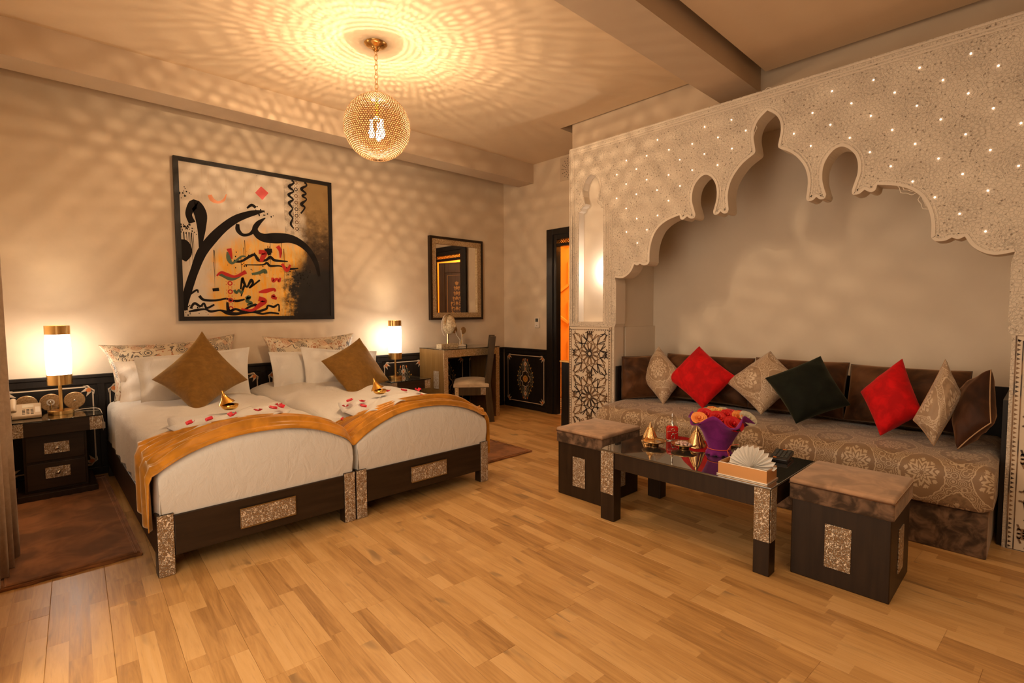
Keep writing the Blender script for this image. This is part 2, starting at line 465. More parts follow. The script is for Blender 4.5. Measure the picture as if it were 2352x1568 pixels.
struct('wall_right', MB().box(4.69, 4.74, 4.26, 5.12, 0, 3.35).box(4.69, 4.74, 3.3, 4.26, 2.2, 3.35).box(4.69, 4.74, 2.2, 3.3, 0, 3.35), MWALL)
struct('wall_front', B(-.34, 4.9, -2.75, -2.6, 0, 3.35), MWALL)
struct('wall_niche', MB().box(4.37, 4.5, -.6, 3.3, 0, 3.35).box(3.85, 4.37, 2.645, 3.0, 0, 2.75).box(3.85, 4.37, -.6, .12, 0, 2.75)
       .box(3.88, 4.37, 2.625, 2.645, 0, 1.12), MSMOOTH)
struct('wall_niche_soffit', B(3.84, 4.37, .12, 2.645, 2.69, 2.752), MSMOOTH)
struct('wall_above_arch', B(4.03, 4.37, -2.6, 3.374, 2.72, 3.35), MBEAM)
struct('wall_beside_pillar', MB().box(3.845, 4.10, 3.0, 3.13, 0, 2.75).box(4.08, 4.24, 3.13, 3.40, 0, 2.75), MWALL)
struct('ceiling', MB().box(-.34, 4.9, -2.75, 5.3, 3.35, 3.45).box(-.2, 3.99, 1.85, 4.56, 3.11, 3.3).box(3.99, 4.69, 3.50, 4.56, 3.11, 3.3)
       .box(-.2, 3.96, -2.6, 1.50, 2.99, 3.2), MCEIL)
struct('trim_1', B(-.2, 4.69, 4.56, 4.82, 2.875, 3.35), MBEAM)
struct('trim_2', B(-.2, 4.03, 1.56, 1.85, 2.877, 3.35), MBEAM)
# hall beyond the door
struct('wall_hall', MB().box(5.62, 5.72, 2.0, 6.4, 0, 3.35).box(4.85, 5.62, 5.3, 5.4, 0, 3.35).box(4.85, 5.62, 2.0, 2.1, 0, 3.35), MHALL)
struct('floor_hall', B(4.69, 5.62, 2.1, 5.3, -.006, .002), MTILE)
hm = thing('hall_lattice_screen', 'orange painted wall screen with a large raised lattice of mouldings seen through the doorway', 'screen', (5.6, 4.6, 0))
HF = frame((5.615, 0, 0), (0, 1, 0), (0, 0, 1), (-1, 0, 0))
hmm = Mat('orange_moulding', (.93, .55, .16), .5).m
mbx = MB(hm)
for z0 in (0.55, 1.1, 1.65, 2.2):
    for yy in (3.95, 4.35, 4.75, 5.15):
        s_ = 1 if int(round((z0-.55)/.55+(yy-3.95)/.4)) % 2 else -1
        mbx.ribbon([(yy, z0), (yy+.4, z0+.22*s_)], .035, HF, .02, h=.02)
        mbx.ribbon([(yy, z0+.0), (yy, z0+(.33))], .03, HF, .018, h=.018)
obj('moulding', mbx, hmm, hm)
obj('skirting_board', MB(hm).box(5.59, 5.615, 3.4, 5.29, .03, .16), hmm, hm)
rg = obj('hall_rug', MB().box(4.87, 5.5, 3.4, 5.2, .002, .010), MTILE); tag(rg, 'cream rug with short dark bars on the hall floor beyond the doorway', 'rug')
mbx = MB()
for i in range(9):
    for j in range(24):
        x = 4.9+i*.065+(j % 2)*.03; y = 3.45+j*.07
        mbx.box(x, x+.035, y, y+.045 if (i+j) % 3 else y+.02, .0101, .012)
c = obj('dark_bars', mbx, MBLACK, rg); stuff(c)

# door frame and leaf
d = MB().box(4.66, 4.745, 4.150, 4.265, 0, 2.225).box(4.66, 4.745, 3.30, 3.46, 0, 2.225).box(4.66, 4.745, 3.40, 4.150, 2.13, 2.225).box(4.67, 4.74, 3.40, 4.150, 2.05, 2.085)
fr_ = struct('door_1', d, MBLACK, bevel=.006)
m = MB().box(4.645, 4.662, 4.20, 4.30, 0, 2.26).box(4.645, 4.662, 3.4, 4.20, 2.19, 2.26)
obj('architrave', m, MBLACK, fr_, bevel=.005)
lat = MB()
for i in range(-3, 26):
    lat.ribbon([(3.42+i*.035, 2.085), (3.42+i*.035+.05, 2.13)], .006, frame((4.71, 0, 0), (0, 1, 0), (0, 0, 1), (-1, 0, 0)), 0, h=.006)
    lat.ribbon([(3.42+i*.035, 2.13), (3.42+i*.035+.05, 2.085)], .006, frame((4.71, 0, 0), (0, 1, 0), (0, 0, 1), (-1, 0, 0)), .004, h=.006)
stuff(obj('lattice', lat, MBLACK, fr_))

# ------------------------------------------------------------------ painted ornament
def spiral(cx, cy, r, a0, turns, sgn=1, n=16, r1=.12):
    return [(cx+r*(1-(1-r1)*k/n)*cos(a0+sgn*2*pi*turns*k/n), cy+r*(1-(1-r1)*k/n)*sin(a0+sgn*2*pi*turns*k/n)) for k in range(n+1)]
def medallion(par, fm, cx, cz, w_, h_, n):
    """pointed oval of scrolls about a sun: mirrored left/right and up/down"""
    root = par
    cr, orr, gr, gd = MB(root), MB(root), MB(root), MB(root)
    sx, sz = w_/2, h_/2
    def T(p, ix, iz): return (cx+ix*p[0]*sx, cz+iz*p[1]*sz)+tuple(q*1 for q in p[2:])
    lw = .012
    for iz in (-1, 1):
        for ix in (-1, 1):
            cr.ribbon([T(p, ix, iz) for p in ((0, .38), (.12, .34), (.35, .30), (.35, .17), (.55, .10), (.62, 0))], lw*.7, fm, n)
            cr.ribbon([T(p, ix, iz) for p in ((.0, .92), (.05, .95), (.07, .9), (.07, .76), (.18, .74), (.18, .64), (.07, .62), (.06, .45), (.14, .38))], lw*.6, fm, n)
            gr.ribbon([T(p, ix, iz) for p in spiral(.33, .46, .20, 1.2, 1.6, 1)], lw*.7, fm, n)
            gr.ribbon([T(p, ix, iz) for p in spiral(.33, .72, .15, -1.2, 1.2, -1)], lw*.7, fm, n)
            gr.ribbon([T(p, ix, iz) for p in spiral(.74, .22, .16, 2.5, 1.3, 1)], lw*.7, fm, n)
            gr.ribbon([T(p, ix, iz) for p in spiral(.78, .02, .14, .5, 1.0, 1)], lw*.7, fm, n)
            gr.ribbon([T(p, ix, iz) for p in ((.2, .6), (.45, .66), (.55, .52), (.72, .42), (.82, .3), (.98, .12), (.9, 0))], lw*.6, fm, n)
            for (px, pz, a, s) in ((.28, .86, 1.9, 1), (.66, .5, .8, .9), (.88, .30, .6, .8), (.95, .1, .2, .8), (.5, .64, 1, .7), (.6, .32, 2.4, .7)):
                L = .085*s
                q = [T((px+L*1.6*cos(a+b)*r_, pz+L*sin(a+b)*r_), ix, iz) for b, r_ in ((0, 1.1), (.6, .7), (1.5, .35), (3.1, .5), (-1.5, .35), (-.6, .7))]
                (gd if s < 1 else orr).poly(q, fm, n+.0004)
        cr.poly([T(p, 1, iz) for p in ((0, .80), (.16, .69), (0, .58), (-.16, .69))], fm, n+.0003)
        orr.poly([T(p, 1, iz) for p in ((0, .75), (.08, .69), (0, .63), (-.08, .69))], fm, n+.0006)
        orr.ribbon([T((0, .52), 1, iz), T((0, .40), 1, iz)], .008, fm, n)
    for k in range(16):
        a = 2*pi*k/16
        p = lambda r, b: (cx+r*cos(a+b)*.36*sx, cz+r*sin(a+b)*.36*sx)
        gd.poly([p(1, 0), p(.7, .19), p(.38, .06), p(.38, -.06), p(.7, -.19)], fm, n)
    orr.poly([(cx+.13*sx*cos(2*pi*k/12), cz+.13*sx*sin(2*pi*k/12)) for k in range(12)], fm, n+.0004)
    for k in range(8):
        a = 2*pi*k/8+pi/8; gd.poly([(cx+.52*sx*cos(a)+.04*sx*cos(a+b), cz+.52*sx*sin(a)+.04*sx*sin(a+b)) for b in (0, 2, 4)], fm, n)
    for nm, mb, mt in (('cream_scrollwork', cr, 'cream'), ('orange_petals', orr, 'orange'), ('grey_scrollwork', gr, 'grey'), ('gold_petals', gd, 'gold')):
        stuff(obj(nm, mb, MORN[mt], par, fixn=False))
def corner_frame(par, fm, u0, u1, v0, v1, n):
    c, o = MB(par), MB(par); k = .03
    pts = [(u0+k, v0), (u1-k, v0), (u1, v0+k), (u1, v1-k), (u1-k, v1), (u0+k, v1), (u0, v1-k), (u0, v0+k)]
    for i in (0, 2, 4, 6): c.ribbon([pts[i], pts[(i+1) % 8]], .009, fm, n)
    for (cu, cv, su, sv) in ((u0, v0, 1, 1), (u1, v0, -1, 1), (u1, v1, -1, -1), (u0, v1, 1, -1)):
        for a in (-.15, .5, 1.07, 1.7):
            L = .085 if .3 < a < 1.3 else .06
            tip = (cu+su*L*cos(a), cv+sv*L*sin(a))
            q = [(cu+su*(.01), cv+sv*.01), (cu+su*L*.5*cos(a-.3), cv+sv*L*.5*sin(a-.3)), tip, (cu+su*L*.5*cos(a+.3), cv+sv*L*.5*sin(a+.3))]
            c.poly(q, fm, n)
        q = [(cu+su*(.025+.018*cos(b)), cv+sv*(.025+.018*sin(b))) for b in (0, 1.2, 2.4, 3.6, 4.8)]
        o.poly(q, fm, n+.0005)
    stuff(obj('painted_border', c, MORN['cream'], par, fixn=False)); stuff(obj('painted_buds', o, MORN['orange'], par, fixn=False))

def wainscot(name, label, o, U, N, u0, u1, fields):
    r = thing(name, label, 'wainscot', tuple(Vector(o)+Vector(U)*((u0+u1)/2)))
    fm = frame(o, U, (0, 0, 1), N)
    obj('backboard', MB(r).prism([(u0, 0), (u1, 0), (u1, .765), (u0, .765)], fm, 0, .012), MBLACK, r)
    obj('cap_rail', MB(r).prism([(u0, .765), (u1, .765), (u1, .79), (u0, .79)], fm, 0, .034), MBLACK, r, bevel=.004)
    obj('top_rail', MB(r).prism([(u0, .715), (u1, .715), (u1, .765), (u0, .765)], fm, .012, .024), MBLACK, r, bevel=.003)
    obj('skirting', MB(r).prism([(u0, 0), (u1, 0), (u1, .06), (u0, .06)], fm, .012, .026), MBLACK, r, bevel=.003)
    xs = [u0]+[q for f in fields for q in (f[0]-.03, f[1]+.03)]+[u1]
    for i in range(0, len(xs), 2):
        if xs[i+1]-xs[i] > .01:
            obj('stile', MB(r).prism([(xs[i], .06), (xs[i+1], .06), (xs[i+1], .715), (xs[i], .715)], fm, .012, .022), MBLACK, r, bevel=.003)
    for f in fields:
        p = obj('painted_panel', MB(r).prism([(f[0]-.02, .075), (f[1]+.02, .075), (f[1]+.02, .705), (f[0]-.02, .705)], fm, .012, .0165), MBLACK, r)
        pf = fm
        p.location = (0, 0, 0)
        global _off
        corner_frame_child(p, r, pf, f[0], f[1], .09, .695, .0172)
        if f[2]: medallion_child(p, r, pf, (f[0]+f[1])/2, .392, .29, .56, .0172)
    return r
def _sub(fn):
    def g(p, r, *a):
        p_loc = r.location.copy()
        class Fake: location = p_loc
        before = set(o.name for o in bpy.data.objects)
        fn(p, *a)
        return
    return g
# ornament meshes are children of a panel whose frame origin equals the wainscot root: give MB the root offset
_MBinit = MB.__init__
def _mbinit(s, root=None):
    _MBinit(s, root)
    if root is not None and root.parent is not None:
        q = root.location.copy(); pp = root.parent
        while pp is not None: q += pp.location; pp = pp.parent
        s.o = q
MB.__init__ = _mbinit
def corner_frame_child(p, r, *a): corner_frame(p, *a)
def medallion_child(p, r, *a): medallion(p, *a)

FA = [(-.165, .335, 0), (.44, .93, 0), (1.04, 1.53, 1), (1.64, 2.13, 0), (2.25, 2.74, 0), (2.86, 3.34, 1), (3.46, 3.955, 1), (4.075, 4.575, 1)]
wainscot('painted_wainscot', 'black wainscot with painted borders running behind the beds and desk', (0, 5.12, 0), (1, 0, 0), (0, -1, 0), -.2, 4.66, FA)
wainscot('painted_wainscot', 'black wainscot panel with painted medallion beside the doorway', (4.69, 0, 0), (0, 1, 0), (-1, 0, 0), 4.30, 5.095, [(4.37, 5.03, 1)])
wb = obj('dark_wainscot_stub', MB().box(4.20, 4.27, 3.45, 3.67, 0, .715), MBLACK, bevel=.004); tag(wb, 'narrow black half-height panel standing between doorway and tiled pillar', 'panel')
obj('cap', MB(wb).box(4.19, 4.28, 3.44, 3.68, .715, .73), hmm, wb)
nw = thing('niche_wainscot', 'plain black wainscot lining the sofa alcove', 'wainscot', (4.3, 1.38, 0))
obj('back_board', MB(nw).box(4.345, 4.37, .12, 2.625, 0, .78), MBLACK, nw)
obj('side_board', MB(nw).box(3.72, 4.345, 2.60, 2.619, 0, .78), MBLACK, nw)
obj('side_board', MB(nw).box(3.72, 4.345, .146, .165, 0, .78), MBLACK, nw)

# ------------------------------------------------------------------ arch screen
HP = [  # half profile (distance from centre, height); None breaks smoothing
 [(1.235, 1.552), (1.17, 1.542), (1.12, 1.556), (1.07, 1.595), (1.038, 1.652)],
 [(1.038, 1.652), (1.012, 1.640), (.985, 1.652)], [(.985, 1.652), (.955, 1.637), (.915, 1.640), (.895, 1.662)],
 [(.895, 1.662), (.893, 1.75), (.875, 1.83), (.84, 1.90), (.79, 1.947), (.72, 1.98), (.635, 2.0)],
 [(.635, 2.0), (.628, 1.972), (.605, 1.962), (.572, 1.982)], [(.572, 1.982), (.545, 1.962), (.512, 1.964), (.505, 1.99)],
 [(.505, 1.99), (.52, 2.04), (.533, 2.09), (.532, 2.15), (.515, 2.205), (.475, 2.252), (.436, 2.268), (.398, 2.252), (.362, 2.205), (.345, 2.15), (.344, 2.085), (.356, 2.03), (.368, 1.99)],
 [(.368, 1.99), (.36, 1.966), (.333, 1.964), (.312, 1.982)], [(.312, 1.982), (.29, 1.964), (.262, 1.965), (.252, 1.988)],
 [(.252, 1.988), (.258, 2.04), (.26, 2.10), (.245, 2.17), (.21, 2.235), (.155, 2.295), (.083, 2.34)],
 [(.083, 2.34), (.073, 2.357), (.079, 2.40), (.088, 2.46), (.08, 2.52), (.052, 2.57), (0, 2.612)]]
half = []
for sgm in HP:
    q = crom(sgm, 4); half += q[:-1]
half.append((0, 2.612))
YC = 1.383
AF = frame((3.70, 0, 0), (0, 1, 0), (0, 0, 1), (-1, 0, 0))
left = [(YC+d_, z_) for d_, z_ in half]; right = [(YC-d_, z_) for d_, z_ in reversed(half[:-1])]
arch = left+right
LJ, RJ = YC+1.235, YC-1.235
outline = [(-1.3, 0), (-1.3, 2.755), (3.133, 2.755), (3.133, 0), (LJ+.004, 0), (LJ+.004, 1.12), (LJ-.012, 1.15)]+[(LJ-.012, 1.5)]+arch+[(RJ+.012, 1.5), (RJ+.012, 1.15), (RJ-.004, 1.12), (RJ-.004, 0)]
def build_screen():
    mb = MB(); mb.prism(outline, AF, -.14, 0)
    o = obj('arch_screen', mb, MCARVE)
    # key-hole light niche cut into the pillar
    kz = [(3.02, 1.165), (3.02, 2.165), (2.992, 2.175), (2.985, 2.20), (2.955, 2.215), (2.945, 2.235), (2.965, 2.30), (2.972, 2.36), (2.955, 2.42), (2.92, 2.462), (2.88, 2.48),
          (2.84, 2.462), (2.805, 2.42), (2.788, 2.36), (2.795, 2.30), (2.815, 2.235), (2.805, 2.215), (2.775, 2.2), (2.768, 2.175), (2.742, 2.165), (2.742, 1.165)]
    c = obj('cut', MB().prism(kz, AF, -.075, .05), MSMOOTH)
    bm_ = o.modifiers.new('b', 'BOOLEAN'); bm_.object = c; bm_.solver = 'EXACT'
    dg = bpy.context.evaluated_depsgraph_get(); me = bpy.data.meshes.new_from_object(o.evaluated_get(dg))
    o.modifiers.clear(); o.data = me; bpy.data.objects.remove(c)
    me.materials.append(MSMOOTH)
    for p_ in me.polygons:
        if abs(p_.normal.x) < .5: p_.material_index = len(me.materials)-1
    lin = MB(o).prism([(a, b) for a, b in kz], AF, -.0745, -.0735)
    kk = len(kz); g = MB()
    g.add([AF(a, b, -.10) for a, b in kz]+[AF(a, b, -.004) for a, b in kz], [])
    obj('niche_back', lin, MSMOOTH, o)
    side = MB(); cx_, cz_ = 2.88, 1.7
    def ins(a, b): return (a+(.0012 if a < cx_ else -.0012), b+(.0012 if b < 1.2 else (-.0012 if b > 2.1 else 0)))
    side.add([AF(*ins(a, b), -.0735) for a, b in kz]+[AF(*ins(a, b), -.0005) for a, b in kz], [(i, (i+1) % kk, kk+(i+1) % kk, kk+i) for i in range(kk)])
    obj('niche_lining', side, MSMOOTH, o)
    return o, kz
scr, kz = build_screen()
scr['kind'] = 'structure'; scr.name = 'wall_arch_screen'
rim = MB(scr)
MRIM = plaster('arch_rim_plaster', (.68, .585, .475), .03)
def off(pts, dd):
    out = []
    for i, p in enumerate(pts):
        t = Vector(pts[min(i+1, len(pts)-1)])-Vector(pts[max(i-1, 0)]); t.normalize()
        out.append((p[0]+t.y*dd, p[1]-t.x*dd))
    return out
inner = off(arch, -.009)
test = off(arch, .009)
# choose the side that lies inside the plaster (higher mean z)
if sum(p[1] for p in test) > sum(p[1] for p in inner): inner = test
rim.ribbon(inner, .017, AF, .004, h=.008)
obj('arch_rim', rim, MRIM, scr, fixn=False)
b2 = MB(scr)
inner2 = off(arch, .030 if inner is test else -.030)
b2.ribbon(inner2, .005, AF, .002, h=.004)
for nn_, dd in ((.004, .012), (.003, .042), (.003, .060)):
    b2.ribbon([(-1.3, 2.755-dd), (3.133-dd, 2.755-dd), (3.133-dd, 1.13)], .010, AF, nn_, h=.006)
kz2 = [(a+(.016 if a > 2.88 else -.016), b+(.014 if b > 2.1 else -.014)) for a, b in kz]
b2.ribbon(kz2, .008, AF, .003, closed=True, h=.005)
for yy in (3.09, 3.055, 2.715, 2.69, 2.655): b2.ribbon([(yy, 1.15), (yy, 2.14)], .005, AF, .003, h=.005)
obj('raised_moulding', b2, MRIM, scr, fixn=False)
# carved chain between the mouldings of the pillar
ch = MB(scr)
for yy in (3.073, 2.703, 2.672):
    for k in range(27):
        z = 1.165+k*.036
        ch.ribbon([(yy-.009, z), (yy+.007, z+.016), (yy-.006, z+.030)], .005, AF, .003, h=.004)
stuff(obj('carved_chain', ch, MRIM, scr, fixn=False))
# carved rosette rings standing proud
ro = MB(scr)
# star lights
Lr = [(.784,2.618),(.999,2.62),(1.106,2.518),(1.003,2.416),(1.213,2.415),(1.111,2.312),(.893,2.515),(.896,2.31),(.679,2.513),(.791,2.412),(.684,2.303),(.79,2.2),(.685,2.095),(.568,2.615),(.574,2.408),(.575,2.197),(.58,1.988),(.464,2.513),(.466,2.303),(.469,2.092),(.478,1.882),(.353,2.614),(.356,2.409),(.36,2.196),(.365,1.987),(.37,1.776),(.243,2.514),(.255,2.302),(.259,2.09),(.261,1.881),(.263,1.669),(.149,2.198),(.15,1.986)]
Ll = [(1.627,2.616),(1.826,2.619),(1.525,2.515),(1.723,2.517),(1.922,2.518),(2.217,2.62),(2.116,2.519),(1.62,2.414),(1.825,2.422),(2.022,2.423),(1.723,2.32),(2.314,2.517),(2.508,2.521),(2.41,2.431),(1.919,2.323),(2.116,2.326),(2.603,2.423),(2.312,2.326),(2.508,2.327),(2.017,2.223),(2.216,2.226),(2.408,2.226),(2.603,2.224),(2.114,2.126),(2.506,2.124),(2.209,2.024),(2.402,2.026),(2.502,1.928),(2.305,1.923),(2.394,1.825)]
MSTAR = Mat('star_light_glow', (1, .8, .6), .5, Emission_Color=(1, .74, .52, 1), Emission_Strength=1.5).m
sm_ = None
for (y, z) in Ll+Lr:
    if sm_ is None:
        sm_ = obj('star_light', MB().sphere((0, 0, 0), .0052, 8, 6), MSTAR, scr, smooth=True); s_ = sm_
    else:
        s_ = sm_.copy(); COL.objects.link(s_)
    s_.location = (3.695, y, z)
for (y, z) in Ll[::2]+Lr[::2]+[(1.383, 2.69), (.37, 2.41)]:
    for rr in (.032, .052, .070):
        ro.ribbon([(y+rr*(1+.07*cos(8*a))*cos(a), z+rr*(1+.07*cos(8*a))*sin(a)) for a in [2*pi*k/32 for k in range(32)]], .0035, AF, .0015, closed=True, h=.0015)
stuff(obj('carved_rosettes', ro, MRIM, scr, fixn=False))

# tiled pillar panels
def zellige(y0, y1, label):
    r = thing('pierced_pillar_panel', label, 'panel', (3.70, (y0+y1)/2, 0), 'geometric panels at the foot of the arch pillars')
    yc = (y0+y1)/2; z1 = 1.125
    obj('panel_board', MB(r).prism([(y0, .0), (y1, .0), (y1, z1), (y0, z1)], AF, .0005, .004), MTILE, r)
    bd = MB(r)
    for dd, ww in ((.004, .006), (.030, .005)):
        bd.ribbon([(y0+dd, .004), (y1-dd, .004), (y1-dd, z1-dd), (y0+dd, z1-dd)], ww, AF, .006, closed=True, h=.003)
    def tooth(u, v, du, dv):
        bd.poly([(u, v), (u+du, v+dv), (u+dv*.45, v-du*.45)] if 0 else [(u, v), (u+du, v+dv), (u+du/2-dv*.9, v+dv/2+du*.9)], AF, .0052)
    k = int(z1/.024)
    for i in range(k):
        z = .01+i*.024
        tooth(y1-.009, z, 0, .015); tooth(y0+.026, z+.010, 0, .015)
    for i in range(int((y1-y0)/.024)): tooth(y0+.01+i*.024+.015, z1-.026, -.015, 0)
    stuff(obj('toothed_border', bd, MSTRAP, r, fixn=False))
    # girih strapwork
    ya, yb, za, zb = y0+.042, y1-.042, .02, z1-.042
    st, br = MB(r), MB(r)
    S = .392
    def seg(a, b, wd=.0075):
        poly = [a, b]
        # clip segment to the field
        (x0_, y0_), (x1_, y1_) = a, b
        t0, t1 = 0, 1
        for p, q in ((-(x1_-x0_), x0_-ya), (x1_-x0_, yb-x0_), (-(y1_-y0_), y0_-za), (y1_-y0_, zb-y0_)):
            if abs(p) < 1e-12:
                if q < 0: return
            else:
                t = q/p
                if p < 0: t0 = max(t0, t)
                else: t1 = min(t1, t)
        if t0 >= t1: return
        A = (x0_+(x1_-x0_)*t0, y0_+(y1_-y0_)*t0); Bb = (x0_+(x1_-x0_)*t1, y0_+(y1_-y0_)*t1)
        st.ribbon([A, Bb], wd, AF, .0075, h=.0035)
    def P(c, r_, a): return (c[0]+r_*cos(a), c[1]+r_*sin(a))
    for i in (-1, 0, 1):
        for j in range(-1, 4):
            c = (yc+i*S, .093+j*S)
            ap = S/2
            for k in range(12):
                a = 2*pi*k/12; h_ = pi/12
                # petals
                seg(P(c, .026, a), P(c, .050, a+h_*.72)); seg(P(c, .026, a), P(c, .050, a-h_*.72))
                seg(P(c, .050, a+h_*.72), P(c, .088, a+h_*.80)); seg(P(c, .050, a-h_*.72), P(c, .088, a-h_*.80))
                seg(P(c, .088, a+h_*.80), P(c, .106, a)); seg(P(c, .088, a-h_*.80), P(c, .106, a))
                seg(P(c, .026, a), P(c, .018, a+h_))
                seg(P(c, .018, a-h_), P(c, .026, a))
                # ring of kites and crossing straps
                seg(P(c, .106, a), P(c, .125, a+h_)); seg(P(c, .106, a), P(c, .125, a-h_))
                seg(P(c, .125, a+h_), P(c, ap, a+2*h_*.5+h_*.55)); seg(P(c, .125, a-h_), P(c, ap, a-h_*1.55))
                seg(P(c, .125, a+h_), P(c, ap*1.0, a)); seg(P(c, .125, a-h_), P(c, ap*1.0, a))
                if abs(c[0]-yc) < .01:
                    A = [P(c, .091, a+h_*.6), P(c, .123, a+h_), P(c, .091, a+h_*1.4)]
                    if all(za < q[1] < zb for q in A): br.poly(A, AF, .0055)
            c2 = (yc+(i+.5)*S, .093+(j+.5)*S)
            for k in range(8):
                a = 2*pi*k/8; h_ = pi/8
                seg(P(c2, .022, a), P(c2, .034, a+h_)); seg(P(c2, .022, a), P(c2, .034, a-h_))
                seg(P(c2, .034, a+h_), P(c2, .078, a+h_*.7)); seg(P(c2, .034, a-h_), P(c2, .078, a-h_*.7))
                seg(P(c2, .078, a+h_*.7), P(c2, .10, a+h_*1.3))
            for (dx, dz) in ((.5, 0), (0, .5)):
                c3 = (yc+(i+dx)*S, .093+(j+dz)*S)
                for k in range(8):
                    a = 2*pi*k/8+pi/8; h_ = pi/8
                    seg(P(c3, .016, a), P(c3, .028, a+h_)); seg(P(c3, .016, a), P(c3, .028, a-h_)); seg(P(c3, .028, a+h_), P(c3, .05, a+h_*.6))
    stuff(obj('strapwork', st, MSTRAP, r, fixn=False)); stuff(obj('brown_inlay', br, MTILEBR, r, fixn=False))
zellige(2.645, 3.128, 'cream panel with brown star strapwork on left arch pillar beside the doorway')
zellige(-.36, .13, 'cream panel with brown star strapwork on the arch pillar at the right edge')

# vent grille high on the door wall
vg = thing('vent_grille', 'small pierced plaster vent grille high on the wall above the door', 'vent', (4.688, 4.0, 2.96))
VF = frame((4.69, 0, 0), (0, 1, 0), (0, 0, 1), (-1, 0, 0))
obj('grille_plate', MB(vg).prism([(3.82, 2.815), (4.11, 2.815), (4.11, 3.085), (3.82, 3.085)], VF, 0, .008), MBEAM, vg)
hb = MB(vg)
for k in range(14):
    for r_, s_ in ((.03, .006), (.055, .009), (.085, .010), (.112, .010)):
        a = 2*pi*k/14+(r_*20)
        cu, cv = 3.965+r_*cos(a), 2.95+r_*sin(a)
        hb.poly([(cu+s_*cos(a), cv+s_*sin(a)), (cu-s_*.5*sin(a), cv+s_*.5*cos(a)), (cu-s_*cos(a), cv-s_*sin(a)), (cu+s_*.5*sin(a), cv-s_*.5*cos(a))], VF, .0085)
stuff(obj('pierced_holes', hb, MBLACK, vg, fixn=False))
# thermostat
MWPL = Mat('white_plastic', (.72, .62, .50), .45).m
MLCD = Mat('grey_display', (.06, .06, .05), .3).m
th = thing('thermostat', 'small white thermostat with a grey display left of the door', 'thermostat', (4.69, 4.49, 1.12))
obj('case', MB(th).prism([(4.452, 1.062), (4.53, 1.062), (4.53, 1.188), (4.452, 1.188)], VF, 0, .018), MWPL, th, bevel=.004)
obj('display', MB(th).prism([(4.468, 1.135), (4.514, 1.135), (4.514, 1.178), (4.468, 1.178)], VF, .018, .019), MLCD, th)
obj('button', MB(th).prism([(4.485, 1.085), (4.497, 1.085), (4.497, 1.092), (4.485, 1.092)], VF, .018, .020), MLCD, th)

# curtain
cu = MB()
def cf(i, j):
    y = 2.5+i*1.13/70; z = [.015, .6, 1.4, 2.2, 2.85][j]
    q_ = max(0, 3.6-y); return (-.112-.15*min(q_, .45)+.022*sin(i*.75)+.008*sin(i*1.9+1)-.006*z, y, z+ (0.01*sin(i*.9) if j == 0 else 0))
cu.grid(71, 5, cf)
c = obj('curtain', cu, MCURT, smooth=True); c.modifiers.new('s', 'SOLIDIFY').thickness = .004
tag(c, 'floor-length grey-brown curtain hanging in folds at the left edge', 'curtain')

# ------------------------------------------------------------------ pendant lamp
LC = Vector((1.82, 3.287, 2.545)); LR = .222
pd = thing('pendant_lamp', 'globe pendant lamp of fine woven gold beads hanging by a chain from the ceiling', 'lamp', (LC.x, LC.y, 3.11))
obj('canopy', MB(pd).lathe((LC.x, LC.y, 3.108), [(.001, -.045), (.018, -.044), (.026, -.032), (.034, -.022), (.058, -.016), (.072, -.008), (.078, 0)], 32), MBRASS, pd, smooth=True)
chn = MB(pd); zt = 3.066; nl = 9; pitch = (zt-2.775)/nl
for k in range(nl):
    cz = zt-pitch*(k+.5); a = pi/2*(k % 2)+.5
    chn.tube([(LC.x+.013*cos(t)*cos(a), LC.y+.013*cos(t)*sin(a), cz+.021*sin(t)) for t in [2*pi*q/14 for q in range(14)]], .0022, 6, closed=True)
obj('chain', chn, MBRASS, pd, smooth=True)
obj('cap', MB(pd).lathe((LC.x, LC.y, 2.745), [(.084, -.004), (.084, .004), (.078, .014), (.055, .026), (.02, .032), (.001, .034)], 32), MBRASS, pd, smooth=True)
MBEAD = Mat('gold_beadwork', (.052, .0275, .0110), .7, spec=.05)
MBEAD.set('Transmission Weight', 0.0)
_t = MBEAD.t; tr = _t.nodes.new('ShaderNodeBsdfTranslucent'); tr.inputs[0].default_value = (.20, .085, .030, 1)
mx_ = _t.nodes.new('ShaderNodeMixShader'); mx_.inputs[0].default_value = .035
_t.links.new(MBEAD.b.outputs[0], mx_.inputs[1]); _t.links.new(tr.outputs[0], mx_.inputs[2])
_t.links.new(mx_.outputs[0], [n for n in _t.nodes if n.type == 'OUTPUT_MATERIAL'][0].inputs[0])
MBEAD = MBEAD.m
gl = MB(pd); NR, NC = 48, 80
def gp(u, v):     # u column, v row
    th_ = .38+(pi-.38-.03)*v/NR; a = 2*pi*u/NC
    return LC+Vector((LR*sin(th_)*cos(a), LR*sin(th_)*sin(a), LR*cos(th_)))
for j in range(NR):
    for i in range(NC):
        sh = .5*(j % 2)
        q = [gp(i+sh, j), gp(i+1+sh, j), gp(i+1+sh, j+1), gp(i+sh, j+1)]
        c0 = (q[0]+q[1]+q[2]+q[3])/4
        e = [c0+(p-c0)*.58+(c0-LC).normalized()*.004 for p in q]
        cc = c0+(c0-LC).normalized()*.0
        gl.add(q+e, [(0, 1, 5, 4), (1, 2, 6, 5), (2, 3, 7, 6), (3, 0, 4, 7)])
g_ = obj('globe', gl, MBEAD, pd, fixn=False); stuff(g_)
MBULB = Mat('bulb_glow', (1, .9, .7), .5, Emission_Color=(1, .80, .50, 1), Emission_Strength=22).m
obj('socket', MB(pd).lathe((LC.x, LC.y, 2.62), [(.001, .12), (.012, .12), (.012, 0), (.03, -.005), (.03, -.02), (.001, -.02)], 16), MBRASS, pd, smooth=True)
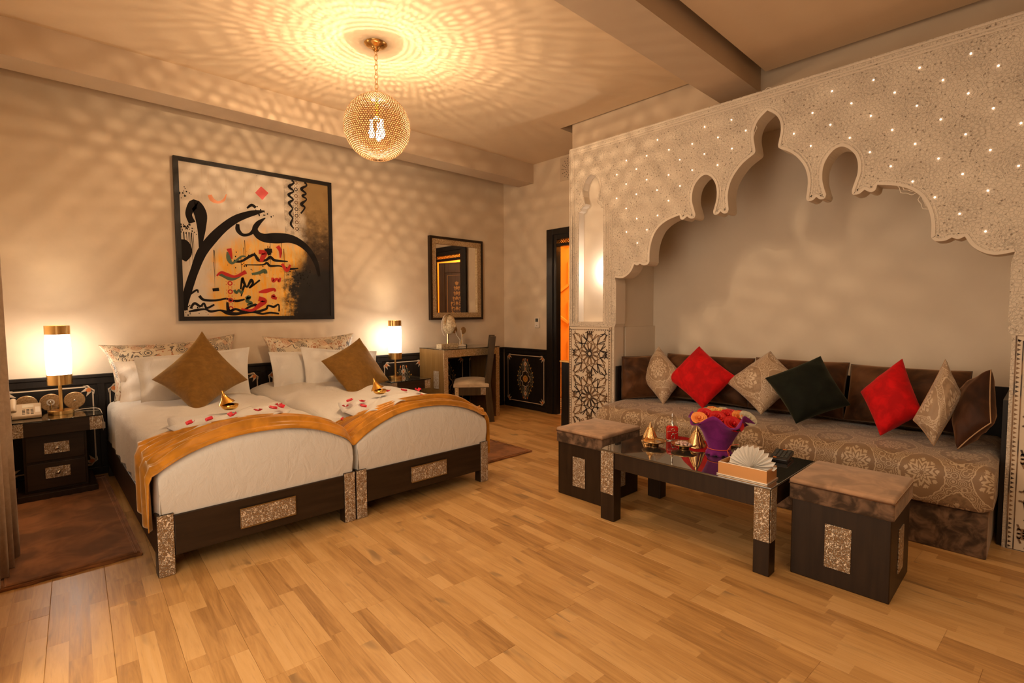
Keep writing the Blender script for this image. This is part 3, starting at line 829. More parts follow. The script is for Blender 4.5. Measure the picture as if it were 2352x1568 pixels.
for k in range(3):
    a = radians(90+120*k+80)
    b_ = MB(pd).lathe((LC.x+.042*cos(a), LC.y+.042*sin(a), 2.50), [(.001, -.035), (.012, -.032), (.019, -.018), (.021, 0), (.016, .022), (.010, .045), (.010, .09)], 14)
    obj('bulb', b_, MBULB, pd, smooth=True)
b_ = MB(pd)

# ------------------------------------------------------------------ painting
pa = thing('calligraphy_painting', 'large square abstract calligraphy painting in cream, amber and black, black frame, over the beds', 'painting', (1.61, 5.12, 1.2))
PF = frame((0, 5.12, 0), (1, 0, 0), (0, 0, 1), (0, -1, 0))
x0, x1, z0, z1 = .925, 2.285, 1.195, 2.575
fm_ = MB(pa)
for q in ([(x0, z0), (x1, z0), (x1-.036, z0+.036), (x0+.036, z0+.036)], [(x1, z0), (x1, z1), (x1-.036, z1-.036), (x1-.036, z0+.036)],
          [(x1, z1), (x0, z1), (x0+.036, z1-.036), (x1-.036, z1-.036)], [(x0, z1), (x0, z0), (x0+.036, z0+.036), (x0+.036, z1-.036)]):
    fm_.prism(q, PF, .0, .040)
obj('frame', fm_, MBLACK, pa)
def m_canvas():
    M = Mat('painted_canvas', (.6, .5, .4), .45, spec=.3)
    x, y, z = M.xyz(M.pos()); u = (x-.96)/1.29; v = (z-1.23)/1.31
    p = M.comb(u, v, 0); n = M.noise(p, 5, 6, .65, .4); nf = M.noise(M.comb(u*7, v*1.2, 0), 6, 5, .7); n3 = M.noise(p, 22, 5, .7)
    cream = M.mix(nf.sm(.5, .8)*.5, (.62, .52, .40), (.48, .33, .17))
    # amber field: inside the sweep
    arc = .60-(u-.55)*(u-.55)*1.1
    am = (v-arc+(n-.5)*.22).sm(.06, -.10)*(u+(n-.5)*.25).sm(.10, .22)
    amber = M.mix(nf.sm(.35, .65), (.80, .36, .025), (.66, .44, .16))
    amber = M.mix(n3.sm(.62, .75)*.7, amber, (.80, .62, .40))
    c = M.mix(am, cream, amber)
    # brown right field
    br = (u+(n-.5)*.22).sm(.74, .82)
    brown = M.mix((v+(n3-.5)*.5).sm(.45, .85), (.035, .018, .008), (.30, .18, .065))
    brown = M.mix(n3.sm(.60, .72)*.5, brown, (.42, .28, .12))
    c = M.mix(br, c, brown)
    dk = ((u+(n3-.5)*.30+(n-.5)*.2).sm(.62, .74))*((v+(n-.5)*.30).sm(.44, .30))
    c = M.mix(dk, c, (.012, .009, .007))
    strip = ((u-.70).ab().lt(.035))*(v+(nf-.5)*.2).sm(.5, .65)
    c = M.mix(strip*.5*n3.sm(.4, .6), c, (.10, .06, .035))
    sp = M.vor(p, 30).sm(.10, .06)*(M.noise(p, 3, 1).sm(.52, .62))
    c = M.mix(sp*.6, c, (.03, .02, .015))
    M.set('Base Color', c); M.bump(n3, .1, .001); return M.m
obj('canvas', MB(pa).prism([(x0+.036, z0+.036), (x1-.036, z0+.036), (x1-.036, z1-.036), (x0+.036, z1-.036)], PF, .010, .028), m_canvas(), pa)
STR = {"S1":[[0.954,1.285,0.051],[1.003,1.474,0.063],[1.052,1.626,0.064],[1.11,1.78,0.077],[1.194,1.908,0.081],[1.29,2.019,0.072],[1.387,2.103,0.067],[1.486,2.157,0.057],[1.566,2.188,0.042],[1.64,2.209,0.011]],"S2":[[1.644,2.147,0.008],[1.584,2.095,0.04],[1.55,2.037,0.049],[1.57,1.986,0.063],[1.631,1.96,0.08],[1.735,1.968,0.099],[1.854,1.976,0.083],[1.953,1.946,0.069],[2.043,1.874,0.058],[2.11,1.763,0.048],[2.142,1.625,0.024]],"S3":[[1.048,2.032,0.054],[1.025,2.108,0.051],[1.071,2.193,0.082],[1.112,2.119,0.1],[1.117,2.0,0.068],[1.109,1.9,0.041],[1.103,1.829,0.026]],"S4":[[1.405,2.063,0.029],[1.405,2.011,0.04],[1.441,1.971,0.029],[1.5,1.981,0.025],[1.546,2.026,0.04]],"S5":[[1.487,2.215,0.014],[1.528,2.249,0.026],[1.562,2.23,0.025]],"S6":[[0.958,1.885,0.034],[0.99,1.839,0.077],[0.996,1.771,0.081],[0.969,1.71,0.051]],"O1":[[1.189,2.29,0.018],[1.206,2.252,0.022],[1.251,2.234,0.013],[1.298,2.261,0.011],[1.32,2.315,0.004]],"K1":[[1.361,1.728,0.015],[1.423,1.73,0.012],[1.494,1.777,0.014],[1.539,1.796,0.014],[1.573,1.75,0.017],[1.635,1.754,0.013],[1.677,1.785,0.015],[1.719,1.758,0.015],[1.837,1.755,0.007]],"K2":[[1.452,1.7,0.005],[1.603,1.709,0.008],[1.644,1.728,0.013],[1.675,1.703,0.013],[1.76,1.708,0.008],[1.846,1.685,0.013],[1.935,1.695,0.007]],"K3":[[1.411,1.476,0.008],[1.428,1.577,0.012],[1.439,1.54,0.014],[1.465,1.499,0.01],[1.502,1.564,0.014],[1.516,1.533,0.012],[1.485,1.489,0.008],[1.578,1.567,0.01]],"K4":[[1.413,1.412,0.005],[1.43,1.476,0.012],[1.446,1.519,0.01]],"K5":[[1.08,1.411,0.015],[1.114,1.376,0.013],[1.204,1.372,0.011],[1.288,1.389,0.01],[1.326,1.374,0.011],[1.383,1.37,0.013],[1.442,1.386,0.008]],"K6":[[0.997,1.275,0.007],[1.049,1.285,0.013],[1.12,1.295,0.009],[1.164,1.275,0.013],[1.238,1.285,0.009],[1.294,1.264,0.021],[1.36,1.253,0.017],[1.438,1.264,0.014],[1.518,1.274,0.018],[1.589,1.252,0.011],[1.662,1.263,0.011],[1.741,1.252,0.009]],"K7":[[1.01,1.3,0.009],[1.042,1.345,0.013],[1.085,1.32,0.011],[1.113,1.346,0.009],[1.134,1.305,0.011],[1.194,1.336,0.009]],"K8":[[1.297,1.358,0.011],[1.308,1.275,0.017],[1.361,1.296,0.012],[1.419,1.28,0.014],[1.48,1.317,0.011],[1.54,1.334,0.015],[1.528,1.274,0.013],[1.621,1.296,0.013],[1.643,1.329,0.01],[1.695,1.318,0.013],[1.739,1.341,0.008],[1.742,1.274,0.009]],"K9":[[1.184,1.464,0.015],[1.235,1.471,0.017]],"K10":[[1.627,1.841,0.023],[1.695,1.846,0.023]],"K11":[[1.648,1.864,0.021],[1.673,1.806,0.021]],"K12":[[1.015,1.425,0.01],[1.064,1.461,0.009],[1.072,1.436,0.005]],"G1":[[1.321,1.806,0.018],[1.323,1.744,0.023],[1.351,1.709,0.013],[1.425,1.772,0.01],[1.464,1.775,0.006]],"G2":[[1.239,1.605,0.013],[1.276,1.591,0.017],[1.332,1.568,0.021],[1.39,1.591,0.019],[1.43,1.619,0.01]],"G3":[[1.357,1.469,0.014],[1.376,1.443,0.013],[1.396,1.47,0.01],[1.414,1.444,0.012],[1.435,1.466,0.006]],"G4":[[1.452,1.392,0.016],[1.482,1.408,0.02],[1.461,1.371,0.018],[1.5,1.35,0.015],[1.46,1.333,0.01]],"G5":[[1.509,1.618,0.012],[1.57,1.632,0.016],[1.622,1.656,0.02],[1.631,1.629,0.017]],"R1":[[1.326,1.837,0.025],[1.339,1.787,0.015],[1.347,1.746,0.006]],"R2":[[1.22,1.589,0.008],[1.258,1.621,0.013],[1.305,1.603,0.018],[1.371,1.59,0.013],[1.46,1.637,0.021]],"R3":[[1.575,1.826,0.023],[1.626,1.819,0.027],[1.604,1.769,0.023],[1.593,1.735,0.015]],"R4":[[1.744,1.894,0.023],[1.769,1.852,0.018],[1.767,1.785,0.007]],"R5":[[1.564,1.453,0.008],[1.626,1.466,0.023],[1.7,1.484,0.015],[1.71,1.462,0.011]],"R6":[[1.693,1.594,0.015],[1.697,1.561,0.017],[1.73,1.584,0.013],[1.75,1.563,0.015],[1.762,1.597,0.009]],"R7":[[1.562,1.394,0.027],[1.613,1.373,0.027],[1.571,1.334,0.024],[1.499,1.285,0.014],[1.41,1.296,0.01]],"R8":[[1.709,1.429,0.015],[1.687,1.412,0.02],[1.724,1.396,0.015]],"R9":[[1.782,1.731,0.015],[1.824,1.667,0.018],[1.858,1.725,0.011]],"V1":[[1.892,2.542,0.013],[1.913,2.512,0.009],[1.868,2.471,0.016],[1.911,2.434,0.007],[1.861,2.393,0.015],[1.903,2.355,0.009],[1.864,2.316,0.016],[1.895,2.265,0.007],[1.866,2.216,0.014],[1.893,2.175,0.009],[1.875,2.117,0.013],[1.901,2.076,0.006]],"V2":[[2.015,2.54,0.014],[2.037,2.51,0.009],[1.985,2.468,0.016],[2.029,2.43,0.009],[1.994,2.402,0.014],[2.033,2.374,0.007],[1.981,2.321,0.018],[2.014,2.292,0.009],[1.973,2.23,0.009]],"D":[[1.56,2.365,0.0],[1.614,2.433,0.0],[1.679,2.381,0.0],[1.621,2.308,0.0]],"COL":[[1.275,1.565,0.0],[1.322,1.264,0.0]],"COL2":[[1.942,2.55,0.0],[1.934,2.045,0.0]]}
MINK = Mat('black_ink', (.010, .007, .006), .7, spec=.15).m; MINKR = Mat('red_ink', (.45, .02, .015), .6, spec=.2).m
MINKG = Mat('green_ink', (.05, .085, .035), .4).m; MINKO = Mat('orange_ink', (.75, .22, .04), .4).m
PAINT = {'K': MB(pa), 'R': MB(pa), 'G': MB(pa), 'O': MB(pa)}
nn = .0285
def inside(p): return (min(max(p[0], x0+.040), x1-.040), min(max(p[1], z0+.040), z1-.040))+tuple(p[2:])
for k_, L in STR.items():
    t_ = {'S': 'K', 'K': 'K', 'V': 'K', 'G': 'G', 'R': 'R', 'O': 'O'}.get(k_[0])
    if t_ is None: continue
    nn += .00004
    kw = 1.0 if k_[0] == 'S' else 1.7
    PAINT[t_].ribbon([inside((p[0], p[1], max(.001, p[2])*kw)) for p in crom(L, 6)], 0, PF, nn)
random.seed(3)
for (cx_, cz_, sx_, n_) in ((.99, 2.27, .05, 14), (1.60, 2.19, .09, 26), (1.0, 1.98, .06, 40), (1.05, 1.3, .09, 22), (1.95, 1.62, .12, 40), (1.5, 1.72, .2, 30)):
    for _ in range(n_):
        px, pz, r_ = random.gauss(cx_, sx_*.6), random.gauss(cz_, sx_*.35), random.uniform(.0015, .007)
        px, pz = inside((px, pz)); PAINT['K'].poly([(px+r_*cos(a), pz+r_*sin(a)*1.2) for a in (0, 1, 2, 3, 4.1, 5.2)], PF, .0287)
for px, n_ in ((1.0, 7), (1.03, 6), (.975, 6), (1.2, 5), (1.43, 4), (1.78, 5), (1.66, 5)):      # drips
    for q in range(3):
        xx = px+random.uniform(-.03, .03); zz = 1.95 if px < 1.1 else random.uniform(1.7, 1.95)
        PAINT['K'].ribbon([(xx, zz, .005), (xx+.002, zz-.1, .003), (xx, zz-random.uniform(.15, .3), .001)], 0, PF, .0286)
stuff(obj('black_brushstrokes', PAINT['K'], MINK, pa, fixn=False)); stuff(obj('red_brushstrokes', PAINT['R'], MINKR, pa, fixn=False))
stuff(obj('green_brushstrokes', PAINT['G'], MINKG, pa, fixn=False)); stuff(obj('orange_brushstrokes', PAINT['O'], MINKO, pa, fixn=False))
D_ = [(p[0], p[1]) for p in STR['D']]; cD = (sum(p[0] for p in D_)/4, sum(p[1] for p in D_)/4)
mm = MB(pa).poly([(cD[0]+(p[0]-cD[0])*1.07, cD[1]+(p[1]-cD[1])*1.07) for p in D_], PF, .0286); obj('diamond_edge', mm, MTILE, pa, fixn=False)
obj('red_diamond', MB(pa).poly(D_, PF, .0290), Mat('red_diamond_paint', (.62, .03, .018), .4).m, pa, fixn=False)
rc = MB(pa)
def ringcol(c0, c1, rr, mb):
    n_ = int(hypot(c1[0]-c0[0], c1[1]-c0[1])/(rr*2.3))
    for i in range(n_):
        t = (i+.5)/n_; cx_, cz_ = c0[0]+(c1[0]-c0[0])*t, c0[1]+(c1[1]-c0[1])*t
        mb.ribbon([(cx_+rr*.55*cos(a), cz_+rr*.55*sin(a)) for a in [2*pi*q/10 for q in range(10)]], rr*.35, PF, .0291, closed=True)
        for q in range(8):
            a = 2*pi*q/8+.4; px, pz = inside((cx_+rr*1.15*cos(a), cz_+rr*1.15*sin(a))); mb.poly([(px+.004*cos(b), pz+.004*sin(b)) for b in (0, 1.5, 3, 4.5)], PF, .0291)
s0, s1 = STR['COL'][0], STR['COL'][1]; ringcol((s0[0]+.05, s0[1]), (s0[0]+.05, s1[1]), .030, rc)
stuff(obj('red_ring_column', rc, MINKR, pa, fixn=False))
rc = MB(pa); s0, s1 = STR['COL2'][0], STR['COL2'][1]; ringcol((s0[0]-.01, s0[1]), (s0[0]-.01, s1[1]), .026, rc)
stuff(obj('brown_ring_column', rc, MSTRAP, pa, fixn=False))

# ------------------------------------------------------------------ wall mirror
mi = thing('wall_mirror', 'upright wall mirror with gilt mosaic border and black edge above the desk', 'mirror', (3.87, 5.12, 1.17))
a0, a1, b0, b1 = 3.468, 4.277, 1.17, 2.168
def frame4(par, nm, w0, w1, n0, n1, mat, bev=0):
    mb = MB(par)
    for q in ([(a0+w0, b0+w0), (a1-w0, b0+w0), (a1-w1, b0+w1), (a0+w1, b0+w1)], [(a1-w0, b0+w0), (a1-w0, b1-w0), (a1-w1, b1-w1), (a1-w1, b0+w1)],
              [(a1-w0, b1-w0), (a0+w0, b1-w0), (a0+w1, b1-w1), (a1-w1, b1-w1)], [(a0+w0, b1-w0), (a0+w0, b0+w0), (a0+w1, b0+w1), (a0+w1, b1-w1)]):
        mb.prism(q, PF, n0, n1)
    return obj(nm, mb, mat, par)
frame4(mi, 'outer_frame', 0, .028, 0, .05, MWENGE)
frame4(mi, 'mosaic_border', .028, .088, 0, .042, MMOS)
obj('mirror_glass', MB(mi).prism([(a0+.088, b0+.088), (a1-.088, b0+.088), (a1-.088, b1-.088), (a0+.088, b1-.088)], PF, .0, .020), MMIRROR, mi)

# door leaf standing open inside the doorway (seen in the mirror)
dl = thing('door_leaf', 'brown panelled door standing open, gold painted plant ornament, seen in the mirror', 'door', (4.772, 3.485, 0))
dU = Vector((.33, .94, 0)).normalized(); dN = Vector((-dU.y, dU.x, 0))
DF = frame((4.772, 3.485, 0), dU, (0, 0, 1), dN)
MDOOR = m_wood('brown_door_wood', (.10, .055, .028), (.15, .085, .045), .45)
obj('door_board', MB(dl).prism([(0, .01), (.66, .01), (.66, 2.04), (0, 2.04)], DF, -.02, .02), MDOOR, dl)
for nm, q in (('stile', [(0, .01), (.11, .01), (.11, 2.04), (0, 2.04)]), ('stile', [(.55, .01), (.66, .01), (.66, 2.04), (.55, 2.04)]), ('top_rail', [(.11, 1.88), (.55, 1.88), (.55, 2.04), (.11, 2.04)]), ('mid_rail', [(.11, .80), (.55, .80), (.55, .95), (.11, .95)])):
    obj(nm, MB(dl).prism(q, DF, .02, .034), MDOOR, dl, bevel=.006)
og = MB(dl)
og.ribbon([(.155, .99), (.505, .99), (.505, 1.84), (.155, 1.84)], .010, DF, .0215, closed=True)
for k, (zz, wd_) in enumerate(((1.05, .05), (1.13, .13), (1.22, .14), (1.31, .10), (1.39, .11), (1.47, .07), (1.55, .05), (1.63, .045), (1.70, .02))):
    for s_ in (-1, 1):
        og.ribbon([(.33+s_*p[0], p[1]) for p in spiral(wd_*.55, zz, wd_*.5, -1.6, 1.1, 1, 12)], .011, DF, .0215)
        og.poly([(.33+s_*(wd_*.9+.018*cos(b)), zz+.02+.022*sin(b)) for b in (0, 1.2, 2.4, 3.6, 4.8)], DF, .0216)
    og.poly([(.33, zz+.05), (.355, zz+.02), (.33, zz-.02), (.305, zz+.02)], DF, .0218)
stuff(obj('gold_ornament', og, MORN['gold'], dl, fixn=False))

# ------------------------------------------------------------------ beds
HW = .492
def topz(xc, x, y):
    s_ = min(1, abs((x-xc)/HW))
    f = .50+.145*(1-s_**2.3); b = .575+.045*(1-s_**3)
    t = min(1, max(0, (y-2.9)/.55)); t = t*t*(3-2*t)
    return f*(1-t)+b*t
def make_bed(name, label, x0, x1, group):
    xc = (x0+x1)/2; r = thing(name, label, 'bed', (xc, 3.95, 0), group)
    obj('footboard', MB(r).box(x0+.07, x1-.07, 2.862, 2.895, .09, .288), MWENGEX, r, bevel=.004)
    obj('side_rail', MB(r).box(x0+.004, x0+.034, 2.93, 5.04, .09, .288), MWENGE, r, bevel=.004)
    obj('side_rail', MB(r).box(x1-.034, x1-.004, 2.93, 5.04, .09, .288), MWENGE, r, bevel=.004)
    for xa in (x0, x1-.07):
        lg = obj('leg', MB(r).box(xa, xa+.07, 2.866, 2.93, 0, .300), MWENGE, r, bevel=.003)
        obj('embossed_plate', MB(lg).box(xa+.002, xa+.068, 2.858, 2.866, .002, .298), MEMB, lg, bevel=.002)
        obj('leg', MB(r).box(xa+.004, xa+.066, 4.97, 5.03, 0, .09), MWENGE, r)
    pl = MB(r).box(xc-.14, xc+.14, 2.852, 2.862, .140, .240)
    pl = obj('embossed_plaque', pl, MEMB, r, bevel=.002)
    obj('plaque_rim', MB(pl).ribbon([(xc-.14, .14), (xc+.14, .14), (xc+.14, .24), (xc-.14, .24)], .006, frame((0, 2.852, 0), (1, 0, 0), (0, 0, 1), (0, -1, 0)), .002, closed=True, h=.002), MDESK, pl, fixn=False)
    obj('bed_base', MB(r).box(x0+.036, x1-.036, 2.90, 5.03, .12, .30), MWENGE, r)
    # duvet: height field with rounded skirts
    rr = .055; sk = .30
    def ax(n, lo, hi, back=True):
        # returns list of (flat coord, outward, drop)
        L = []
        flat = [(lo+rr)+(hi-lo-2*rr)*k/n for k in range(n+1)]
        arc = [(k/6)*pi/2 for k in range(1, 7)]
        dn = [rr+(sk-rr)*k/6 for k in range(1, 7)]
        for d_ in reversed(dn): L.append((lo, d_))
        for a in reversed(arc): L.append((lo+rr-rr*sin(a), rr*(1-cos(a))))
        for f in flat: L.append((f, 0))
        for a in arc: L.append((hi-rr+rr*sin(a), rr*(1-cos(a))))
        for d_ in dn: L.append((hi, d_))
        return L
    U = ax(30, x0+.012, x1-.008); V = ax(46, 2.875, 5.02)
    def fn(i, j):
        x, dx = U[i]; y, dy = V[j]
        tz = topz(xc, x, y); dd = max(dx, dy) if max(dx, dy) > rr else min(sk, hypot(dx, dy))
        zb = .275
        z = tz-dd*(tz-zb)/sk if dd > rr else tz-dd*(tz-zb)/sk
        bul = sin(pi*min(1, dy/sk)) if y < 3 and dy > rr*.5 else 0
        wr = .005*sin(x*9+y*5)+.004*sin(x*23-y*7)+.004*sin(y*17+x*3)
        if dd < .01: z += wr
        xx = x; yy = y-.012*bul
        if dx > rr*.5: xx += (.006*sin(y*26)+.004*sin(y*47+1))*(1 if x > xc else -1)*min(1, dx*6)
        return (xx, yy, z)
    mb = MB(r); mb.grid(len(U), len(V), fn)
    obj('duvet', mb, MLINEN, r, smooth=True)
    return r
make_bed('single_bed', 'left twin bed with white duvet and dark base, beside the left nightstand', .395, 1.392, 'twin beds pushed together')
make_bed('single_bed', 'right twin bed with white duvet and dark base, nearer the desk', 1.398, 2.448, 'twin beds pushed together')

# gold bed runner
def both(x, y):
    if x < 1.395: return topz(.8935, x, y)
    return topz(1.923, x, y)
hiP = [(.395, 3.27), (.50, 3.26), (.62, 3.20), (.76, 3.10), (.95, 3.08), (1.1, 3.10), (1.26, 3.15), (1.39, 3.18), (1.5, 3.12), (1.65, 3.06), (1.88, 2.985), (2.1, 2.97), (2.3, 2.96), (2.448, 2.99)]
loP = [(.395, 0), (.5, 0), (.62, 0), (.76, .004), (.9, .012), (1.05, .0), (1.2, -.0), (1.39, -.02), (1.5, .005), (1.65, .03), (1.88, .055), (2.1, .045), (2.3, .02), (2.448, .0)]
def itp(T, x):
    if x <= T[0][0]: return T[0][1]
    for (a, b), (c, d_) in zip(T, T[1:]):
        if x <= c: return b+(d_-b)*(x-a)/(c-a)
    return T[-1][1]
NS, NT = 170, 60
dropL, dropR = .36, .34
tot = dropL+2.053+dropR
def run(i, j):
    s_ = i/(NS-1)*tot; t = j/(NT-1)
    if s_ < dropL: x = .395; dn = dropL-s_
    elif s_ > dropL+2.053: x = 2.448; dn = s_-dropL-2.053
    else: x = .395+(s_-dropL); dn = 0
    yh = itp(hiP, x); yl = 2.868
    y = yl+(yh-yl)*t
    z = both(x, max(y, 2.93))
    # roll over the rounded front edge
    if y < 2.93:
        q = (2.93-y)/.062; z -= .040*q*q
    gap = max(0, 1-abs(x-1.395)/.05); z -= .035*gap*gap
    ph = x*3.1+sin(x*2.2)*1.3
    fold = .014*sin(2*pi*(t*3.2)+ph)+.011*sin(2*pi*(t*6.1)-ph*1.6)+.006*sin(2*pi*t*11+ph*3)
    env = .4+.6*sin(pi*min(1, t*1.02))
    z += .030+fold*env*(1 if dn == 0 else .3)
    dz = itp(loP, x)*(1-t)*0
    if dn > 0:
        L = x < 1
        k = min(1, dn/.05)
        side = -1 if L else 1
        fan = dn/.36
        y2 = y+( (-.02+.05*t)*fan if L else (-.05-.04*t)*fan)
        xx = x+side*(.010+.012*k)+side*.012*sin(t*17+dn*4)*k
        if not L: y2 = 2.875+(yh-yl)*t*(1-.55*fan)
        zend = (.235-.02*sin(t*5) if L else .20)
        z = (z)+(zend-z)*(dn/(dropL if L else dropR))
        return (xx, y2, z)
    return (x, y, z)
mb = MB(); mb.grid(NS, NT, run)
rn = obj('bed_runner', mb, MRUN, smooth=True); rn.modifiers.new('s', 'SOLIDIFY').thickness = .004
tag(rn, 'gold satin runner gathered across the foot of both beds', 'bed runner')

# ------------------------------------------------------------------ pillows
def pillow(name, label, cat, C, th_, mat, pinch=.12, n=22, uvs=1.0, flange=0, wr=.004, seed=0, group=None, parts=None, expo=.55, piping=None):
    """C: corners TL TR BR BL in metres"""
    TL, TR, BR, BL = map(Vector, C)
    ctr = (TL+TR+BR+BL)/4; N = (TR-BL).cross(TL-BR).normalized()
    W = ((TR-TL).length+(BR-BL).length)/2; H = ((TL-BL).length+(TR-BR).length)/2
    class R_: location = ctr; parent = None
    mb = MB(); mb.o = ctr
    rnd = random.Random(seed); ph = [rnd.uniform(0, 6) for _ in range(6)]
    def base(u, v):
        a = 1-pinch*(1-v*v)*abs(u)**2; b = 1-pinch*(1-u*u)*abs(v)**2
        uu, vv = (u*a+1)/2, (v*b+1)/2
        return (TL*(1-uu)+TR*uu)*vv+(BL*(1-uu)+BR*uu)*(1-vv)
    def hgt(u, v):
        k = 1-flange
        if flange and (abs(u) > k or abs(v) > k): return .004
        a, b = u/k, v/k
        return .004*bool(flange)+th_/2*((1-a*a)*(1-b*b))**expo
    for sg in (1, -1):
        def fn(i, j):
            u, v = -1+2*i/(n-1), -1+2*j/(n-1)
            if not flange: u, v = sin(u*pi/2), sin(v*pi/2)
            h = hgt(u, v); e = (1-u*u)*(1-v*v)
            wv = wr*(sin(5*u+ph[0]+2*v)+sin(9*v+ph[1]-3*u)*.7+sin(13*(u*v)+ph[2])*.5)*min(1, e*3)
            wv += wr*1.2*sin(atan2(v, u)*9+ph[3])*min(1, e*4)*(u*u+v*v)
            return base(u, v)+N*sg*(h+wv)
        mb.grid(n, n, fn, uv=lambda i, j: ((i/(n-1))*W*uvs+ph[4], (j/(n-1))*H*uvs+ph[5]))
    o = obj(name, mb, mat, smooth=True)
    bm = bmesh.new(); bm.from_mesh(o.data); bmesh.ops.remove_doubles(bm, verts=bm.verts, dist=.0004); bmesh.ops.recalc_face_normals(bm, faces=bm.faces); bm.to_mesh(o.data); bm.free()
    tag(o, label, cat, group)
    if piping is not None:
        pts = []
        K = 16
        for (ua, va, ub, vb) in ((-1, 1, 1, 1), (1, 1, 1, -1), (1, -1, -1, -1), (-1, -1, -1, 1)):
            for k in range(K): pts.append(base(ua+(ub-ua)*k/K, va+(vb-va)*k/K))
        m2 = MB(); m2.o = ctr; m2.tube(pts, .0035, 6, closed=True)
        obj('piping', m2, piping, o, smooth=True)
    return o
pillow('paisley_pillow', 'long paisley pillow at the head of the left bed', 'pillow', [(.374, 5.02, 1.019), (1.333, 5.02, 1.076), (1.37, 4.88, .542), (.412, 4.84, .50)], .17, MPAIS, .13, 26, seed=1)
pillow('paisley_pillow', 'long paisley pillow at the head of the right bed', 'pillow', [(1.557, 5.02, 1.046), (2.46, 5.02, 1.049), (2.45, 4.90, .50), (1.564, 4.88, .51)], .17, MPAIS, .13, 26, seed=2)
pillow('white_pillow', 'rumpled white satin pillow against the paisley one, left bed', 'pillow', [(.455, 4.90, .89), (1.32, 4.92, .93), (1.30, 4.76, .56), (.44, 4.72, .52)], .14, MSATIN, .08, 24, wr=.012, seed=3, flange=.10)
pillow('white_pillow', 'white oxford pillow with flat hem, front of the left bed', 'pillow', [(.558, 4.76, .925), (1.385, 4.80, .962), (1.31, 4.55, .585), (.555, 4.50, .54)], .16, MLINEN, .05, 26, wr=.006, seed=4, flange=.09)
pillow('white_pillow', 'white pillow on the right bed showing left of the others', 'pillow', [(1.565, 4.88, .905), (2.16, 4.88, .90), (2.12, 4.72, .54), (1.545, 4.70, .53)], .14, MLINEN, .05, 22, wr=.006, seed=5, flange=.09)
pillow('white_pillow', 'white oxford pillow behind the mustard cushion, right bed', 'pillow', [(1.81, 4.77, .945), (2.60, 4.80, .86), (2.50, 4.58, .53), (1.765, 4.55, .535)], .15, MLINEN, .05, 26, wr=.006, seed=6, flange=.09)
pillow('mustard_cushion', 'square mustard cushion standing on its corner, left bed', 'cushion', [(.61, 4.36, .79), (.989, 4.62, 1.118), (1.245, 4.38, .728), (.775, 3.86, .585)], .15, MGOLDV, .13, 24, seed=7, expo=.5)
pillow('mustard_cushion', 'square mustard cushion tilted on its corner, right bed', 'cushion', [(1.83, 4.36, .84), (2.29, 4.55, 1.021), (2.47, 4.33, .612), (1.86, 3.84, .575)], .15, MGOLDV, .08, 24, seed=8, expo=.5)
# folded towel fans with a small gilt tagine and petals
MPETAL = Mat('red_petal', (.62, .01, .03), .5).m
MGILT = Mat('polished_gilt', (.90, .52, .12), .12, metal=1).m
def towel(cx, cy, R_, a0, a1, label, glabel, petals, n=90):
    r = MB(); K = 9
    zb = .638
    def fn(i, j):
        t = i/(n-1); a = a0+(a1-a0)*t; q = j/(K-1)
        rad = .015+q*R_*(1+.04*sin(t*2*pi*7))
        x, y = cx+rad*cos(a), cy+rad*sin(a)
        return (x, y, both(x, y)+.016+.030*(1-q)+(.017*q)*(1+sin(t*2*pi*7)))
    r.grid(n, K, fn)
    o = obj('fan_folded_towel', r, MLINEN, smooth=True); o.modifiers.new('s', 'SOLIDIFY').thickness = .005
    tag(o, label, 'towel')
    tx, ty = cx, cy+.01
    zt_ = both(tx, ty)+.066
    g = thing('gilt_tagine', glabel, 'tagine', (tx, ty, zt_-.005), 'gilt tagines on the beds')
    obj('bowl', MB(g).lathe((tx, ty, zt_), [(.001, 0), (.030, .0), (.043, .012), (.047, .028), (.044, .030), (.040, .014), (.001, .006)], 24), MGILT, g, smooth=True)
    m_ = MB(g); m_.lathe((0, 0, 0), [(.046, 0), (.040, .010), (.026, .026), (.012, .050), (.005, .070), (.006, .076), (.001, .082)], 24)
    Mx = Matrix.Rotation(radians(-14), 3, 'X')@Matrix.Rotation(radians(-14), 3, 'Y')
    m_.v = [tuple(Mx@(Vector(v)+g.location)+Vector((-.012, .012, .038))) for v in m_.v]
    obj('lid', m_, MGILT, g, smooth=True)
    for (px, py) in petals:
        z_ = None
        d_ = hypot(px-cx, py-cy); q = min(1, d_/R_)
        z_ = both(px, py)+.016+.030*(1-q)+.034*q+.010
        if d_ > R_*1.02: z_ = both(px, py)+.014
        rz = random.random()*6; pw_ = random.uniform(.046, .054)
        pm = MB(); pm.o = Vector((px, py, z_))
        pm.grid(7, 5, lambda i, j: (px+(cos(rz)*(i/6-.5)*.044-sin(rz)*(j/4-.5)*pw_*sin(pi*(i+.9)/7.9)), py+(sin(rz)*(i/6-.5)*.044+cos(rz)*(j/4-.5)*pw_*sin(pi*(i+.9)/7.9)), z_+.012*((j/4-.5)**2*4)+.010*(i/6)**2))
        ob = obj('rose_petal', pm, MPETAL, smooth=True)
        tag(ob, PL % ORD[petals.index((px, py))], 'petal', PL_G)
ORD = ['leftmost', 'second from the left', 'third from the left', 'fourth from the left', 'fifth from the left', 'sixth from the left', 'seventh from the left', 'eighth from the left', 'rightmost']
PL = 'red rose petal, %s on the towel on the left bed'; PL_G = 'rose petals on the left bed'
towel(.84, 3.31, .30, radians(140), radians(415), 'white fan-folded towel on the left bed behind the runner', 'small gilt tagine on the towel on the left bed',
      [(.60, 3.14), (.68, 3.08), (.78, 3.05), (.92, 3.07), (1.02, 3.13), (1.09, 3.20), (1.11, 3.30)])
PL = 'red rose petal, %s on the towel on the right bed'; PL_G = 'rose petals on the right bed'
